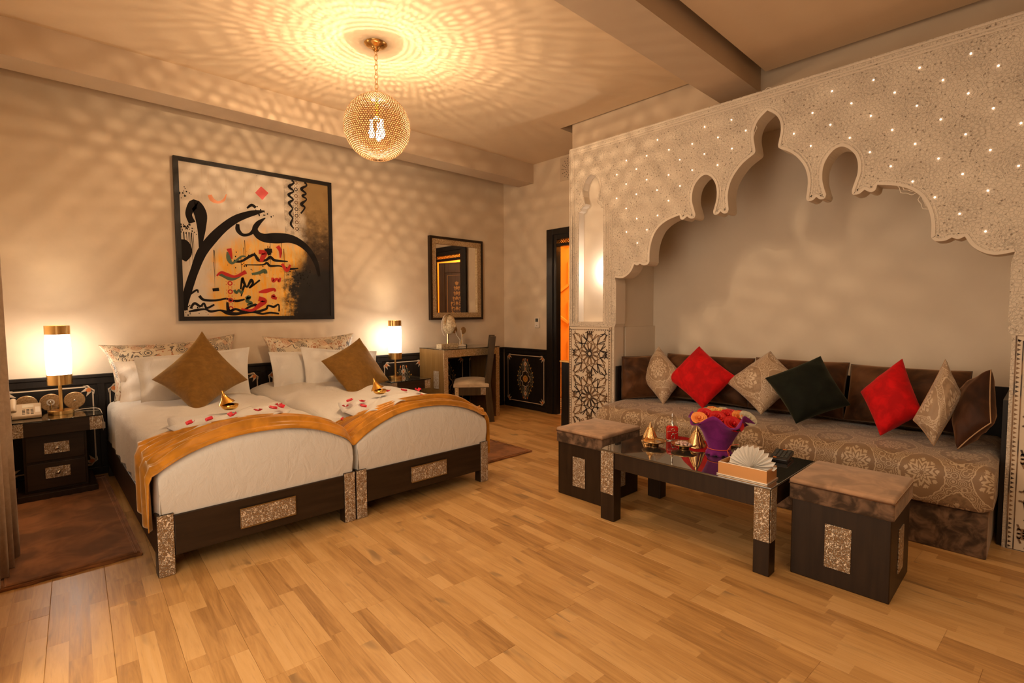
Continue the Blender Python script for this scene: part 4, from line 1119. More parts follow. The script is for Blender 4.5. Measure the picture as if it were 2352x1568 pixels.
towel(1.76, 3.20, .26, radians(140), radians(415), 'white fan-folded towel on the right bed behind the runner', 'small gilt tagine on the towel on the right bed',
      [(1.46, 3.13), (1.50, 3.20), (1.56, 3.07), (1.60, 3.16), (1.56, 3.26), (1.86, 3.28), (1.94, 3.19), (2.0, 3.10), (2.06, 3.14)])

# ------------------------------------------------------------------ rugs
def rug(nm, label, x0, x1, y0, y1):
    m = MB(); nx, ny = 30, 30
    m.grid(nx, ny, lambda i, j: (x0+(x1-x0)*i/(nx-1)+.004*sin(j*1.1), y0+(y1-y0)*j/(ny-1)+.004*sin(i*.8), .010+.0015*sin(i*1.9+j)))
    o = obj(nm, m, MRUG, smooth=True); s_ = o.modifiers.new('s', 'SOLIDIFY'); s_.thickness = .010; s_.offset = -1
    tag(o, label, 'rug')
    e = MB(o)
    for dd in (.0, .022): e.tube([(x0+dd, y0+dd, .011), (x1-dd, y0+dd, .011), (x1-dd, y1-dd, .011), (x0+dd, y1-dd, .011)], .005, 6, closed=True)
    obj('hem', e, MRUG, o)
rug('bedside_rug', 'brown pile rug on the floor left of the left bed', -.155, .375, 3.21, 4.99)
rug('bedside_rug', 'brown pile rug on the floor right of the right bed', 2.47, 3.24, 3.18, 3.82)

# ------------------------------------------------------------------ nightstands
def nightstand(xo, label):
    """xo: x of left end of the top"""
    r = thing('nightstand', label, 'nightstand', (xo+.24, 4.86, 0), 'nightstands beside the beds')
    x0, x1, y0, y1 = xo, xo+.478, 4.625, 5.085
    obj('plinth', MB(r).box(x0+.023, x1-.04, 4.62, 5.08, 0, .05), MWENGE, r, bevel=.003)
    obj('body', MB(r).box(x0+.062, x1-.087, 4.675, 5.08, .05, .442), MWENGE, r, bevel=.003)
    obj('top_slab', MB(r).box(x0+.07, x1-.07, y0, y1, .442, .536), MWENGEX, r, bevel=.002)
    for a in (x0, x1-.07):
        obj('embossed_end', MB(r).box(a, a+.07, y0, y1, .442, .536), MEMB, r, bevel=.002)
    for k, z in enumerate((.262, .068)):
        dr = obj('drawer', MB(r).box(x0+.075, x1-.10, 4.662, 4.675, z, z+.178), MWENGEX, r, bevel=.003)
        pz = z+.045 if k == 0 else z+.070
        xm = (x0+x1)/2-.008
        obj('embossed_plate', MB(dr).box(xm-.065, xm+.065, 4.655, 4.662, pz, pz+.075), MEMB, dr, bevel=.002)
        obj('knob', MB(dr).lathe((xm, 4.655, pz+.038), [(.001, -.026), (.010, -.024), (.014, -.016), (.009, -.008), (.006, 0)], 16, 'y'), MCHROME, dr, smooth=True)
    obj('glass_top', MB(r).box(x0-.004, x1+.004, y0-.006, y1, .5365, .545), MGLASS, r, bevel=.002)
    return r
nightstand(-.13, 'dark two-drawer nightstand with embossed silver corners, by the curtain')
nightstand(2.665, 'dark nightstand with embossed silver corners between the right bed and desk')

def m_shade():
    M = Mat('frosted_lamp_glass', (1, 1, 1), .5)
    M.set('Emission Color', (1, .88, .74)); M.set('Emission Strength', 9.0); return M.m
MSHADE = m_shade()
def table_lamp(x, y, label, z0=.546):
    r = thing('table_lamp', label, 'lamp', (x, y, z0), 'bedside lamps')
    obj('base', MB(r).lathe((x, y, z0), [(.001, 0), (.072, 0), (.072, .024), (.068, .027), (.001, .027)], 40), MBRASS, r, smooth=False)
    obj('stem', MB(r).lathe((x, y, z0+.027), [(.011, 0), (.011, .20)], 16), MBRASS, r, smooth=True)
    obj('lower_band', MB(r).lathe((x, y, .755), [(.001, 0), (.071, 0), (.071, .072), (.066, .072), (.066, .004)], 40), MBRASS, r, smooth=False)
    obj('glass_shade', MB(r).lathe((x, y, .827), [(.066, 0), (.0705, .05), (.072, .14), (.0705, .24), (.066, .285)], 40), MSHADE, r, smooth=True)
    obj('upper_band', MB(r).lathe((x, y, 1.112), [(.066, 0), (.071, 0), (.071, .062), (.066, .062), (.066, 0)], 40), MBRASS, r, smooth=False)
    return r
table_lamp(.14, 4.86, 'brass table lamp with lit white glass cylinder on the left nightstand')
table_lamp(2.877, 4.90, 'brass table lamp with lit white glass cylinder on the right nightstand')
cd = MB(); cd.tube(crom([(.20, 4.90, .55), (.27, 4.93, .552), (.34, 4.90, .552), (.362, 4.86, .53), (.372, 4.85, .44), (.372, 4.9, .38)], 6), .003, 6)
co = obj('lamp_cord', cd, MWPL, smooth=True); tag(co, 'thin lamp cord with switch trailing off the left nightstand', 'cord')
obj('inline_switch', MB(co).box(.362, .382, 4.845, 4.875, .40, .45), MWPL, co, bevel=.006)

# telephone
MPHONE = Mat('beige_phone_plastic', (.50, .36, .22), .4).m
ph = thing('telephone', 'beige desk telephone with handset at the left end of the left nightstand', 'telephone', (-.05, 4.83, .546))
def wedge(mb, x0, x1, y0, y1, z0, h0, h1):
    mb.add([(x0, y0, z0), (x1, y0, z0), (x1, y1, z0), (x0, y1, z0), (x0, y0, z0+h0), (x1, y0, z0+h0), (x1, y1, z0+h1), (x0, y1, z0+h1)],
           [(0, 3, 2, 1), (4, 5, 6, 7), (0, 1, 5, 4), (1, 2, 6, 5), (2, 3, 7, 6), (3, 0, 4, 7)]); return mb
obj('phone_body', wedge(MB(ph), -.125, .035, 4.765, 4.93, .546, .022, .085), MPHONE, ph, bevel=.006)
def pz(y): return .568+(y-4.765)/.165*.063
kb = MB(ph)
for i in range(3):
    for j in range(4):
        xx = -.062+i*.021; yy = 4.785+j*.018
        k_ = obj('key', MB(ph).box(xx, xx+.015, yy, yy+.011, pz(yy), pz(yy)+.004), MLCD, ph)
obj('display', wedge(MB(ph), -.062, -.004, 4.868, 4.905, pz(4.868), .002, .016), Mat('phone_display', (.55, .46, .32), .3).m, ph)
obj('label_card', wedge(MB(ph), .004, .028, 4.80, 4.895, pz(4.80), .001, .036), MWPL, ph)
obj('handset', MB(ph).tube(crom([(-.105, 4.77, .60), (-.105, 4.79, .622), (-.105, 4.85, .650), (-.105, 4.90, .660), (-.105, 4.93, .645)], 5), .017, 10), MPHONE, ph, smooth=True)
crd = MB(ph); crd.tube([(-.12+.006*cos(t*2.4), 4.755-.0*t+.006*sin(t*2.4), .556+.0008*t) for t in range(28)], .0022, 5)
obj('coiled_cord', crd, MBLACK, ph, smooth=True)
# three etched discs
MDISC = Mat('etched_bronze', (.42, .25, .10), .4, metal=.5)
_v = MDISC.vor(MDISC.coord('Object'), 90); MDISC.set('Base Color', MDISC.mix(_v, (.28, .15, .05), (.55, .36, .18))); MDISC.bump(_v, .4, .001); MDISC = MDISC.m
for k, (dx, dz, lab) in enumerate(((-.041, .612, 'round etched bronze disc behind the telephone'), (.088, .618, 'round etched bronze disc with a pale ringed centre, left of the lamp stem'), (.222, .628, 'round etched bronze disc right of the lamp stem'))):
    t_ = thing('etched_disc', lab, 'ornament', (dx, 5.02, .546), 'etched discs on the left nightstand')
    cz = .546+.066
    obj('disc', MB(t_).lathe((dx, 5.02, cz), [(.001, -.006), (.058, -.006), (.062, -.003), (.062, .003), (.058, .006), (.001, .006)], 36, 'y'), MDISC, t_)
    obj('boss', MB(t_).lathe((dx, 5.014, cz), [(.001, -.006), (.006, -.005), (.008, 0)], 12, 'y'), MCHROME, t_, smooth=True)
    if k == 1:
        obj('pale_ring', MB(t_).lathe((dx, 5.013, cz), [(.014, 0), (.014, -.003), (.023, -.003), (.023, 0)], 24, 'y'), MWPL, t_)
        obj('pointer', MB(t_).tube([(dx, 5.010, cz), (dx+.006, 5.006, .548)], .003, 6), MBRASS, t_)
    obj('foot', MB(t_).box(dx-.02, dx+.02, 5.005, 5.035, .546, .553), MDISC, t_)

# ------------------------------------------------------------------ desk
dk = thing('writing_desk', 'bronze console desk with gilt mosaic front edges under the mirror', 'desk', (3.72, 4.85, 0))
X0, X1, Y0, Y1, ZT = 3.31, 4.13, 4.60, 5.085, .842
obj('side_panel', MB(dk).box(X0, X0+.055, Y0+.008, Y1, 0, ZT), MDESK, dk, bevel=.002)
obj('side_panel', MB(dk).box(X1-.055, X1, Y0+.008, Y1, 0, ZT), MDESK, dk, bevel=.002)
obj('desk_top', MB(dk).box(X0+.055, X1-.055, Y0+.008, Y1, ZT-.085, ZT), MDESK, dk, bevel=.002)
obj('mosaic_edge', MB(dk).box(X0, X0+.055, Y0, Y0+.008, 0, ZT), MMOS, dk)
obj('mosaic_edge', MB(dk).box(X1-.055, X1, Y0, Y0+.008, 0, ZT), MMOS, dk)
obj('mosaic_edge', MB(dk).box(X0+.055, X1-.055, Y0, Y0+.008, ZT-.085, ZT), MMOS, dk)
obj('glass_top', MB(dk).box(X0-.004, X1+.004, Y0-.006, Y1, ZT+.0005, ZT+.008), MGLASS, dk, bevel=.002)
obj('embossed_plaque', MB(dk).box(X0-.005, X0, 4.70, 4.80, .40, .60), MEMB, dk, bevel=.001)

# ------------------------------------------------------------------ chair
def chair():
    r = thing('desk_chair', 'dark wooden chair with cream padded seat at the desk', 'chair', (3.83, 4.40, 0))
    dp = Vector((-.777, .63, 0)); wd = Vector((.63, .777, 0)); up = Vector((0, 0, 1)); O = Vector((3.815, 4.385, 0))
    def P(a, b, z): return O+dp*a+wd*b+up*z
    D, W = .42, .40
    def blk(nm, a0, a1, b0, b1, z0, z1, mat, par=r, bev=.003, lean=(0, 0)):
        m = MB(par)
        q = [P(a, b, z) for z in (z0, z1) for a, b in ((a0, b0), (a1, b0), (a1, b1), (a0, b1))]
        for i in range(4): q[i] += dp*lean[0]
        for i in range(4, 8): q[i] += dp*lean[1]
        m.add(q, [(0, 3, 2, 1), (4, 5, 6, 7), (0, 1, 5, 4), (1, 2, 6, 5), (2, 3, 7, 6), (3, 0, 4, 7)])
        return obj(nm, m, mat, par, bevel=bev)
    for b in (0, W-.045):
        blk('rear_post', -.012, .065, b, b+.045, 0, .44, MCHAIR, lean=(-.02, .02))
        blk('rear_post', -.010, .060, b, b+.045, .44, .985, MCHAIR, lean=(.02, -.045))
        lg = blk('front_leg', D-.045, D, b, b+.045, 0, .40, MCHAIR)
        blk('embossed_plate', D-.044, D-.001, b-.004 if b == 0 else b+.045, b if b == 0 else b+.049, .10, .40, MMOS, lg, .001)
    blk('back_panel', .012, .035, .045, W-.045, .50, .975, MCHAIR, lean=(.018, -.04))
    blk('seat_rail', .055, D-.045, 0, .03, .31, .405, MCHAIR)
    blk('seat_rail', .055, D-.045, W-.03, W, .31, .405, MCHAIR)
    blk('front_rail', D-.03, D-.002, .045, W-.045, .31, .405, MCHAIR)
    blk('embossed_plate', .065, .125, -.005, .0, .318, .398, MEMB, r, .001)
    m = MB(r); n = 14
    for sg in (0, 1):
        def fn(i, j):
            u, v = sin((-1+2*i/(n-1))*pi/2), sin((-1+2*j/(n-1))*pi/2)
            e = ((1-u*u)*(1-v*v))**.3
            return P(.03+(D-.015)*(u+1)/2, -.005+(W+.01)*(v+1)/2, .408+(.058*e+.028 if sg else 0)) if sg else P(.03+(D-.015)*(u+1)/2, -.005+(W+.01)*(v+1)/2, .405)
        m.grid(n, n, fn)
    def edge(i, j):
        K = 4*(n-1); k = i % K; s_ = k//(n-1); t = sin((-1+2*(k % (n-1))/(n-1))*pi/2)
        u, v = [(t, -1), (1, t), (-t, 1), (-1, -t)][s_]
        return P(.03+(D-.015)*(u+1)/2, -.005+(W+.01)*(v+1)/2, .405+(.031 if j else 0))
    m.grid(4*(n-1), 2, edge, closeu=True)
    obj('seat_cushion', m, MSEAT, r, smooth=True)
chair()

# ------------------------------------------------------------------ head sculpture on the desk
MSTONE = Mat('pale_stone', (.56, .42, .24), .7); _n = MSTONE.noise(MSTONE.coord('Object'), 60, 4, .7); MSTONE.set('Base Color', MSTONE.mix(_n.sm(.4, .65), (.60, .46, .28), (.30, .20, .10))); MSTONE.bump(_n, .6, .004); MSTONE = MSTONE.m
sc_ = thing('head_sculpture', 'carved stone half-head sculpture with a wire cage on a block at the desk', 'sculpture', (3.52, 4.86, ZT+.008))
zb = ZT+.008
obj('base_block', MB(sc_).box(3.42, 3.66, 4.80, 4.90, zb, zb+.045), MSTONE, sc_, bevel=.002)
obj('rod', MB(sc_).tube([(3.545, 4.85, zb+.045), (3.545, 4.85, zb+.16)], .006, 8), MBRASS, sc_)
obj('rod', MB(sc_).tube([(3.565, 4.87, zb+.045), (3.560, 4.87, zb+.15)], .007, 8), MWPL, sc_)
hd = MB(sc_); HC = Vector((3.575, 4.86, zb+.265)); fd = Vector((.25, -.97, 0)).normalized(); sd = Vector((fd.y, -fd.x, 0))*-1
NU, NVv = 40, 30
def headp(i, j):
    a = 2*pi*i/NU; t = pi*(j+.02)/(NVv-.96)
    x, y, z = sin(t)*sin(a), sin(t)*cos(a), cos(t)     # y forward, x side
    rx, ry, rz = .068, .085, .115
    if z < 0: rx *= 1-.32*z*z; ry *= 1-.10*z*z
    p = Vector((x*rx, y*ry, z*rz))
    if y > 0:
        g = lambda cx, cz, sx, sz: math.exp(-((p.x-cx)/sx)**2-((p.z-cz)/sz)**2)
        p.y += .024*g(0, -.018, .010, .020)+.012*g(0, .010, .008, .022)      # nose
        for s in (-1, 1):
            p.y -= .014*g(s*.026, .016, .014, .009); p.y += .006*g(s*.026, .014, .008, .005); p.y += .006*g(s*.026, .032, .018, .005); p.y += .005*g(s*.036, -.025, .015, .018)
        p.y += .007*g(0, -.052, .015, .0045)+.007*g(0, -.061, .013, .005)-.004*g(0, -.0565, .016, .002)+.008*g(0, -.088, .016, .012)
    return HC+sd*p.x+fd*p.y+Vector((0, 0, p.z))
hd.grid(NU, NVv, headp, closeu=True)
obj('face', hd, MSTONE, sc_, smooth=True)
hr = MB(sc_)
hr.grid(30, 14, lambda i, j: HC+sd*(.074*cos(pi*i/29)*sin(pi*(j+.5)/28*1.0))*1+fd*(-.02-.072*sin(pi*i/29)*sin(pi*(j+.5)/28)+.030)+Vector((0, 0, .122*cos(pi*(j+.5)/28)+.003*sin(i*3+j*5))))
obj('hair_cap', hr, MDISC, sc_, smooth=True)
cg = MB(sc_)
for k, (off_, rx) in enumerate(((-.03, .095), (-.045, .12))):
    cg.tube([HC+Vector((-.055+off_*0-rx*cos(t)*.55, -.02, .125*sin(t)-.01)) for t in [-pi*.48+pi*.96*q/16 for q in range(17)]], .003, 6)
for zz in (-.04, -.01, .02): cg.tube([HC+Vector((-.12, -.02, zz)), HC+Vector((-.05, -.02, zz))], .003, 6)
obj('wire_cage', cg, MWPL, sc_, smooth=True)
obj('bronze_disc', MB(sc_).lathe((3.70, 4.93, zb+.205), [(.001, -.004), (.045, -.004), (.045, .004), (.001, .004)], 30, 'y'), MDISC, sc_)
ds = thing('bronze_disc_ornament', 'round bronze disc ornament on a slim stem right of the stone head', 'ornament', (3.80, 4.95, zb))
obj('disc', MB(ds).lathe((3.86, 4.96, zb+.190), [(.001, -.006), (.040, -.006), (.044, 0), (.040, .006), (.001, .006)], 30, 'y'), MDISC, ds)
obj('stem', MB(ds).tube([(3.86, 4.965, zb+.15), (3.83, 4.97, zb+.02), (3.80, 4.97, zb)], .004, 6), MBRASS, ds)
rt = thing('wireless_router', 'small white router box with two upright antennas beside the stone head', 'router', (3.74, 4.86, zb))
obj('router_case', MB(rt).box(3.68, 3.80, 4.83, 4.90, zb, zb+.022), MWPL, rt, bevel=.004)
obj('antenna', MB(rt).tube([(3.79, 4.88, zb+.02), (3.765, 4.88, zb+.20)], .006, 8), MWPL, rt)
obj('antenna', MB(rt).tube([(3.745, 4.88, zb+.02), (3.75, 4.88, zb+.08), (3.70, 4.88, zb+.14), (3.68, 4.88, zb+.19)], .005, 8), MWPL, rt)
obj('plug', MB(rt).box(3.80, 3.83, 4.845, 4.88, zb, zb+.028), MLCD, rt, bevel=.004)

# ------------------------------------------------------------------ sofa
sf = thing('alcove_sofa', 'long low daybed sofa with gold damask mattress in the arched alcove', 'sofa', (3.9, 1.38, 0))
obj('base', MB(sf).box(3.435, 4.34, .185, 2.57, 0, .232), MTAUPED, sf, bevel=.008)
mm = MB(sf); x0, x1, y0, y1, z0, z1 = 3.405, 4.34, .168, 2.598, .236, .482
prof = [(x1, z0), (x0+.03, z0), (x0+.008, z0+.006), (x0, z0+.03), (x0-.004, z0+.10), (x0, z1-.085), (x0+.014, z1-.040), (x0+.045, z1-.012), (x0+.10, z1-.001), (x0+.3, z1+.006), (x0+.6, z1), (x1, z1-.01), (x1, z0)]
acc = [0]
for a, b in zip(prof, prof[1:]): acc.append(acc[-1]+hypot(b[0]-a[0], b[1]-a[1]))
NY = 60
def sfn(i, j):
    t = i/(NY-1); y = y0+(y1-y0)*t; x, z = prof[j]
    e = min(t, 1-t)*(y1-y0); k = 1 if e > .05 else sqrt(max(0, 1-((.05-e)/.05)**2))
    cxm, czm = (x0+x1)/2, (z0+z1)/2
    x = x0+.02+(x-x0-.02)*(.985+.015*k) if x < x0+.12 else x
    z = czm+(z-czm)*(.80+.20*k)+.003*sin(y*9+x*4)
    return (x, y, z)
mm.grid(NY, len(prof), sfn, uv=lambda i, j: (y0+(y1-y0)*i/(NY-1), acc[j]))
for i in (0, NY-1):
    mm.uv[len(mm.f)] = [(p[0], p[1]) for p in prof[:-1]]; mm.f.append([i*len(prof)+j for j in range(len(prof)-1)])
mt_ = obj('mattress', mm, MDAM, sf, smooth=True)
PI_ = Mat('tan_piping', (.42, .25, .13), .5).m
DKP = Mat('dark_piping', (.05, .022, .01), .6).m
G1 = 'brown velvet back cushions of the alcove sofa'
def backc(lab, ya, yb, zt, lean=.10, seed=0, xa=4.12):
    return pillow('back_cushion', lab, 'cushion', [(xa+lean, ya, zt), (xa+lean, yb, zt), (xa-.04, yb-.005, .50), (xa-.04, ya+.005, .50)], .23, MBRNV, .035, 20, seed=seed, group=G1, piping=DKP, expo=.42, wr=.008)
backc('large brown back cushion behind the left red cushion', 2.40, 1.63, .875, seed=11)
backc('large brown back cushion behind the black-green cushion', 1.62, .98, .885, seed=12)
backc('large brown back cushion behind the right red cushion', .97, .33, .875, seed=13)
pillow('back_cushion', 'brown back cushion standing at the left end of the sofa by the pillar', 'cushion', [(3.765, 2.585, .862), (4.14, 2.40, .868), (4.10, 2.37, .49), (3.75, 2.575, .49)], .17, MBRNV, .03, 20, seed=14, group=G1, piping=DKP, expo=.40, wr=.008)
pillow('back_cushion', 'dark brown cushion with tan piping at the right end of the sofa', 'cushion', [(3.93, .36, .77), (3.84, .225, .925), (3.66, .205, .66), (3.64, .33, .50)], .15, MBRND, .06, 20, seed=15, group=G1, piping=PI_, expo=.35)
pillow('damask_cushion', 'beige damask cushion on its corner, leftmost on the sofa', 'cushion', [(3.97, 2.53, .67), (4.06, 2.40, .948), (3.96, 2.10, .723), (3.84, 2.22, .475)], .185, MDAM2, .06, 22, seed=16, expo=.44)
pillow('red_cushion', 'red velvet cushion on its corner, left part of the sofa', 'cushion', [(3.92, 2.231, .688), (4.03, 2.007, .968), (3.92, 1.655, .757), (3.78, 1.846, .50)], .185, MREDV, .06, 22, seed=17, expo=.44)
pillow('damask_cushion', 'beige damask cushion between the left red and black cushions', 'cushion', [(3.92, 1.731, .703), (4.03, 1.446, .957), (3.95, 1.208, .769), (3.78, 1.41, .515)], .185, MDAM2, .06, 22, seed=18, expo=.44)
pillow('black_cushion', 'black-green velvet cushion leaning in the middle of the sofa', 'cushion', [(3.80, 1.397, .778), (3.98, 1.098, .943), (3.88, .885, .639), (3.68, 1.149, .505)], .185, MBLKV, .07, 22, seed=19, expo=.44)
pillow('red_cushion', 'red velvet cushion on its corner, right part of the sofa', 'cushion', [(3.90, .841, .728), (3.98, .641, .953), (3.80, .505, .652), (3.70, .69, .50)], .185, MREDV, .05, 22, seed=20, expo=.44)
pillow('damask_cushion', 'beige damask cushion turned edge-on beside the right red cushion', 'cushion', [(3.70, .535, .62), (3.86, .42, .968), (3.82, .33, .76), (3.62, .43, .505)], .185, MDAM2, .05, 22, seed=21, expo=.40, piping=PI_)

# ------------------------------------------------------------------ ottomans
def ottoman(x0, y0, label, sz=(.41, .40)):
    x1, y1 = x0+sz[0], y0+sz[1]
    r = thing('ottoman', label, 'ottoman', ((x0+x1)/2, (y0+y1)/2, 0), 'cube ottomans by the coffee table')
    obj('box_body', MB(r).box(x0, x1, y0, y1, 0, .365), MWENGE, r, bevel=.004)
    ym, xm = (y0+y1)/2, (x0+x1)/2
    obj('embossed_plaque', MB(r).box(x0-.005, x0, ym-.052, ym+.052, .082, .282), MEMB, r, bevel=.0015)
    obj('embossed_plaque', MB(r).box(xm-.05, xm+.05, y0-.005, y0, .082, .282), MEMB, r, bevel=.0015)
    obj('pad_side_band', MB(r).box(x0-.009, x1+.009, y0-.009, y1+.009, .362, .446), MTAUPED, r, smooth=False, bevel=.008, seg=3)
    m = MB(r).box(x0-.011, x1+.011, y0-.011, y1+.011, .436, .462)
    c = obj('seat_pad', m, MTAUPE, r, smooth=True, bevel=.012, seg=4)
    e = MB(c); z = .450; k = .010
    z = .439; e.tube([(x0-k, y0-k, z), (x1+k, y0-k, z), (x1+k, y1+k, z), (x0-k, y1+k, z)], .0028, 6, closed=True)
    obj('piping', e, MBRNV, c)
ottoman(2.612, .435, 'dark cube ottoman with taupe velvet pad, right of the coffee table', (.40, .39))
ottoman(2.632, 1.955, 'dark cube ottoman with taupe velvet pad, left of the coffee table', (.42, .37))

# ------------------------------------------------------------------ coffee table
ct = thing('coffee_table', 'dark low coffee table with smoked glass top and embossed silver legs', 'table', (2.79, 1.365, 0))
cx0, cx1, cy0, cy1 = 2.482, 3.10, .875, 1.855
for xa in (cx0, cx1-.075):
    for ya in (cy0, cy1-.10 if xa == cx0 else cy1-.09):
        lg = obj('leg', MB(ct).box(xa, xa+.075, ya, ya+.095 if ya > 1 else ya+.075, 0, .42), MWENGE, ct, bevel=.003)
        if xa == cx0:
            w2 = .095 if ya > 1 else .075
            obj('embossed_plate', MB(lg).box(xa-.004, xa, ya+.002, ya+w2-.002, .165, .42), MEMB, lg, bevel=.001)
        if ya < 1: obj('embossed_plate', MB(lg).box(xa+.002, xa+.073, ya-.004, ya, .165, .42), MEMB, lg, bevel=.001)
obj('apron', MB(ct).box(cx0+.006, cx0+.030, cy0+.075, cy1-.095, .322, .42), MWENGE, ct, bevel=.002)
obj('apron', MB(ct).box(cx1-.030, cx1-.006, cy0+.075, cy1-.095, .322, .42), MWENGE, ct, bevel=.002)
obj('apron', MB(ct).box(cx0+.075, cx1-.075, cy0+.006, cy0+.030, .322, .42), MWENGEX, ct, bevel=.002)
obj('apron', MB(ct).box(cx0+.075, cx1-.075, cy1-.030, cy1-.006, .322, .42), MWENGEX, ct, bevel=.002)
obj('table_board', MB(ct).box(cx0+.03, cx1-.03, cy0+.03, cy1-.03, .395, .42), MBLACK, ct)
obj('glass_top', MB(ct).box(cx0-.006, cx1+.006, cy0-.006, cy1+.006, .4205, .430), MDARKGLASS, ct, bevel=.003)
ZT2 = .4302
MCOPPER = Mat('hammered_brass', (.80, .50, .22), .25, metal=1); _v = MCOPPER.vor(MCOPPER.coord('Object'), 220); MCOPPER.bump(_v, .5, .001); MCOPPER = MCOPPER.m
def dish(nm, x, y, R_, label, sweets=False):
    r = thing('footed_dish', label, 'dish', (x, y, ZT2), 'brass dishes on the coffee table')
    obj('dish', MB(r).lathe((x, y, ZT2), [(.001, .004), (.026, .0), (.030, .003), (.028, .010), (.045, .016), (.068, .024), (R_, .030), (R_-.001, .033), (.060, .027), (.04, .021), (.001, .019)], 36), MCOPPER, r, smooth=True)
    obj('engraved_centre', MB(r).lathe((x, y, ZT2), [(.001, .0200), (.042, .0225)], 30), MCHROME, r)
    return r
dish('d', 2.775, 1.665, .074, 'small footed brass dish, empty, left end of the coffee table')
d2 = dish('d', 2.84, 1.50, .077, 'small footed brass dish filled with pink sugared sweets')
MSWEET = Mat('pink_sugar', (.75, .50, .42), .6).m
random.seed(5)
for k in range(26):
    a = random.random()*6.28; q = sqrt(random.random())*.045
    z_ = ZT2+.028+.016*(1-q/.045)*random.random()
    s_ = MB(); s_.o = Vector((2.84+q*cos(a), 1.50+q*sin(a), z_))
    s_.sphere(s_.o, .0095, 7, 5, (1, .8+.4*random.random(), .7))
    o = obj('sugared_sweet', s_, MSWEET, smooth=True); tag(o, 'pink sugared sweet heaped in the brass dish', 'sweet', 'sweets in the brass dish')
def cone(x, y, z, label, tilt=None):
    r = thing('cone_lid', label, 'lid', (x, y, z), 'brass cone lids on the coffee table')
    prof_ = [(.056, 0), (.057, .003), (.050, .008), (.040, .030), (.028, .060), (.016, .085), (.012, .092), (.013, .097), (.007, .104), (.006, .113), (.002, .122), (.001, .128)]
    m = MB(r).lathe((x, y, z), prof_, 32)
    b1 = obj('cone', m, MCOPPER, r, smooth=True)
    k = MB(r)
    for q in range(6):
        a = 2*pi*q/6; k.tube([(x+(pr+.001)*cos(a), y+(pr+.001)*sin(a), z+h) for pr, h in prof_[2:7]], .0018, 5)
        k.sphere((x+.020*cos(a), y+.020*sin(a), z+.078), .003, 6, 4)
    b2_ = obj('filigree', k, MBRASS, r, smooth=True)
    if tilt: r.rotation_euler = tilt
    return r
cone(2.845, 1.735, ZT2, 'brass cone lid standing upright behind the empty dish')
cone(2.895, 1.452, ZT2+.022, 'brass cone lid propped askew on the rim of the sweets dish', (radians(8), radians(-12), 0))
# red scent bottle
bt = thing('scent_bottle', 'small red glass bottle with silver wirework and tall thin stopper', 'bottle', (2.975, 1.655, ZT2))
bx, by = 2.975, 1.655
MREDG = Mat('red_enamel_glass', (.62, .015, .012), .12, spec=.6).m
dv = Vector((.686, .727, 0)); sv = Vector((.727, -.686, 0))
def BP(a, b, z): return Vector((bx, by, ZT2+z))+sv*a+dv*b
m = MB(bt)
pz_ = [(0, .034, .018), (.075, .034, .018), (.084, .030, .016), (.090, .018, .012)]
def rr_(hw, hd, z): return [BP(a, b, z) for a, b in ((-hw, -hd), (hw, -hd), (hw, hd), (-hw, hd))]
vs = [p for (z, hw, hd_) in pz_ for p in rr_(hw, hd_, z+.004)]
m.add(vs, [(3, 2, 1, 0)]+[(4*i+k, 4*i+(k+1) % 4, 4*i+4+(k+1) % 4, 4*i+4+k) for i in range(3) for k in range(4)]+[(12, 13, 14, 15)])
obj('glass_body', m, MREDG, bt, bevel=.003)
obj('stopper', MB(bt).lathe((bx, by, ZT2+.092), [(.016, 0), (.010, .010), (.0055, .022), (.0045, .055), (.0065, .058), (.004, .063), (.0045, .072), (.001, .082)], 14), MCHROME, bt, smooth=True)
WF = lambda a, z: BP(a, -.0195, z)
wr_ = MB(bt)
for cz, rx, rz_ in ((.070, .010, .009), (.024, .012, .014)):
    wr_.tube([WF(rx*cos(t), cz+rz_*sin(t)) for t in [2*pi*q/16 for q in range(16)]], .0014, 5, closed=True)
wr_.tube([WF(-.034, .061), WF(.034, .061)], .0012, 5); wr_.tube([WF(.034*cos(t), .060+.018*sin(t)) for t in [pi+pi*q/10 for q in range(11)]], .0012, 5)
wr_.sphere(WF(0, .044), .006, 10, 8)
wr_.tube([BP(-.036, -.020, .003), BP(.036, -.020, .003), BP(.036, .020, .003), BP(-.036, .020, .003)], .004, 6, closed=True)
obj('silver_wirework', wr_, MCHROME, bt, smooth=True)
# flower pot in purple felt
fp = thing('felt_flower_pot', 'ruffled purple felt wrap tied with coral cord, holding the flowers', 'flower pot', (2.87, 1.30, ZT2))
fx, fy = 2.87, 1.30
m = MB(fp)
pp = [(.066, 0), (.072, .012), (.060, .030), (.060, .042), (.074, .08), (.098, .13), (.122, .17), (.150, .200), (.170, .212)]
def pfn(i, j):
    a = 2*pi*i/72; r_, h = pp[j]; k = max(0, (j-4)/4)
    ru = sin(a*5+.45)*k
    lo = .012*sin(a*9) if j == 0 else 0
    return (fx+(r_*(1+.13*ru)+lo)*cos(a), fy+(r_*(1+.13*ru)+lo)*sin(a), ZT2+h-.030*ru*k-.010*k*k*0)
m.grid(72, len(pp), pfn, closeu=True)
o = obj('felt_wrap', m, MFELT, fp, smooth=True); o.modifiers.new('s', 'SOLIDIFY').thickness = .004
MCORD = Mat('coral_cord', (.85, .12, .05), .5).m
m = MB(fp).tube([(fx+.063*cos(t), fy+.063*sin(t), ZT2+.036) for t in [2*pi*q/30 for q in range(30)]], .0022, 6, closed=True)
a = radians(-115)
K0 = Vector((fx+.066*cos(a), fy+.066*sin(a), ZT2+.036))
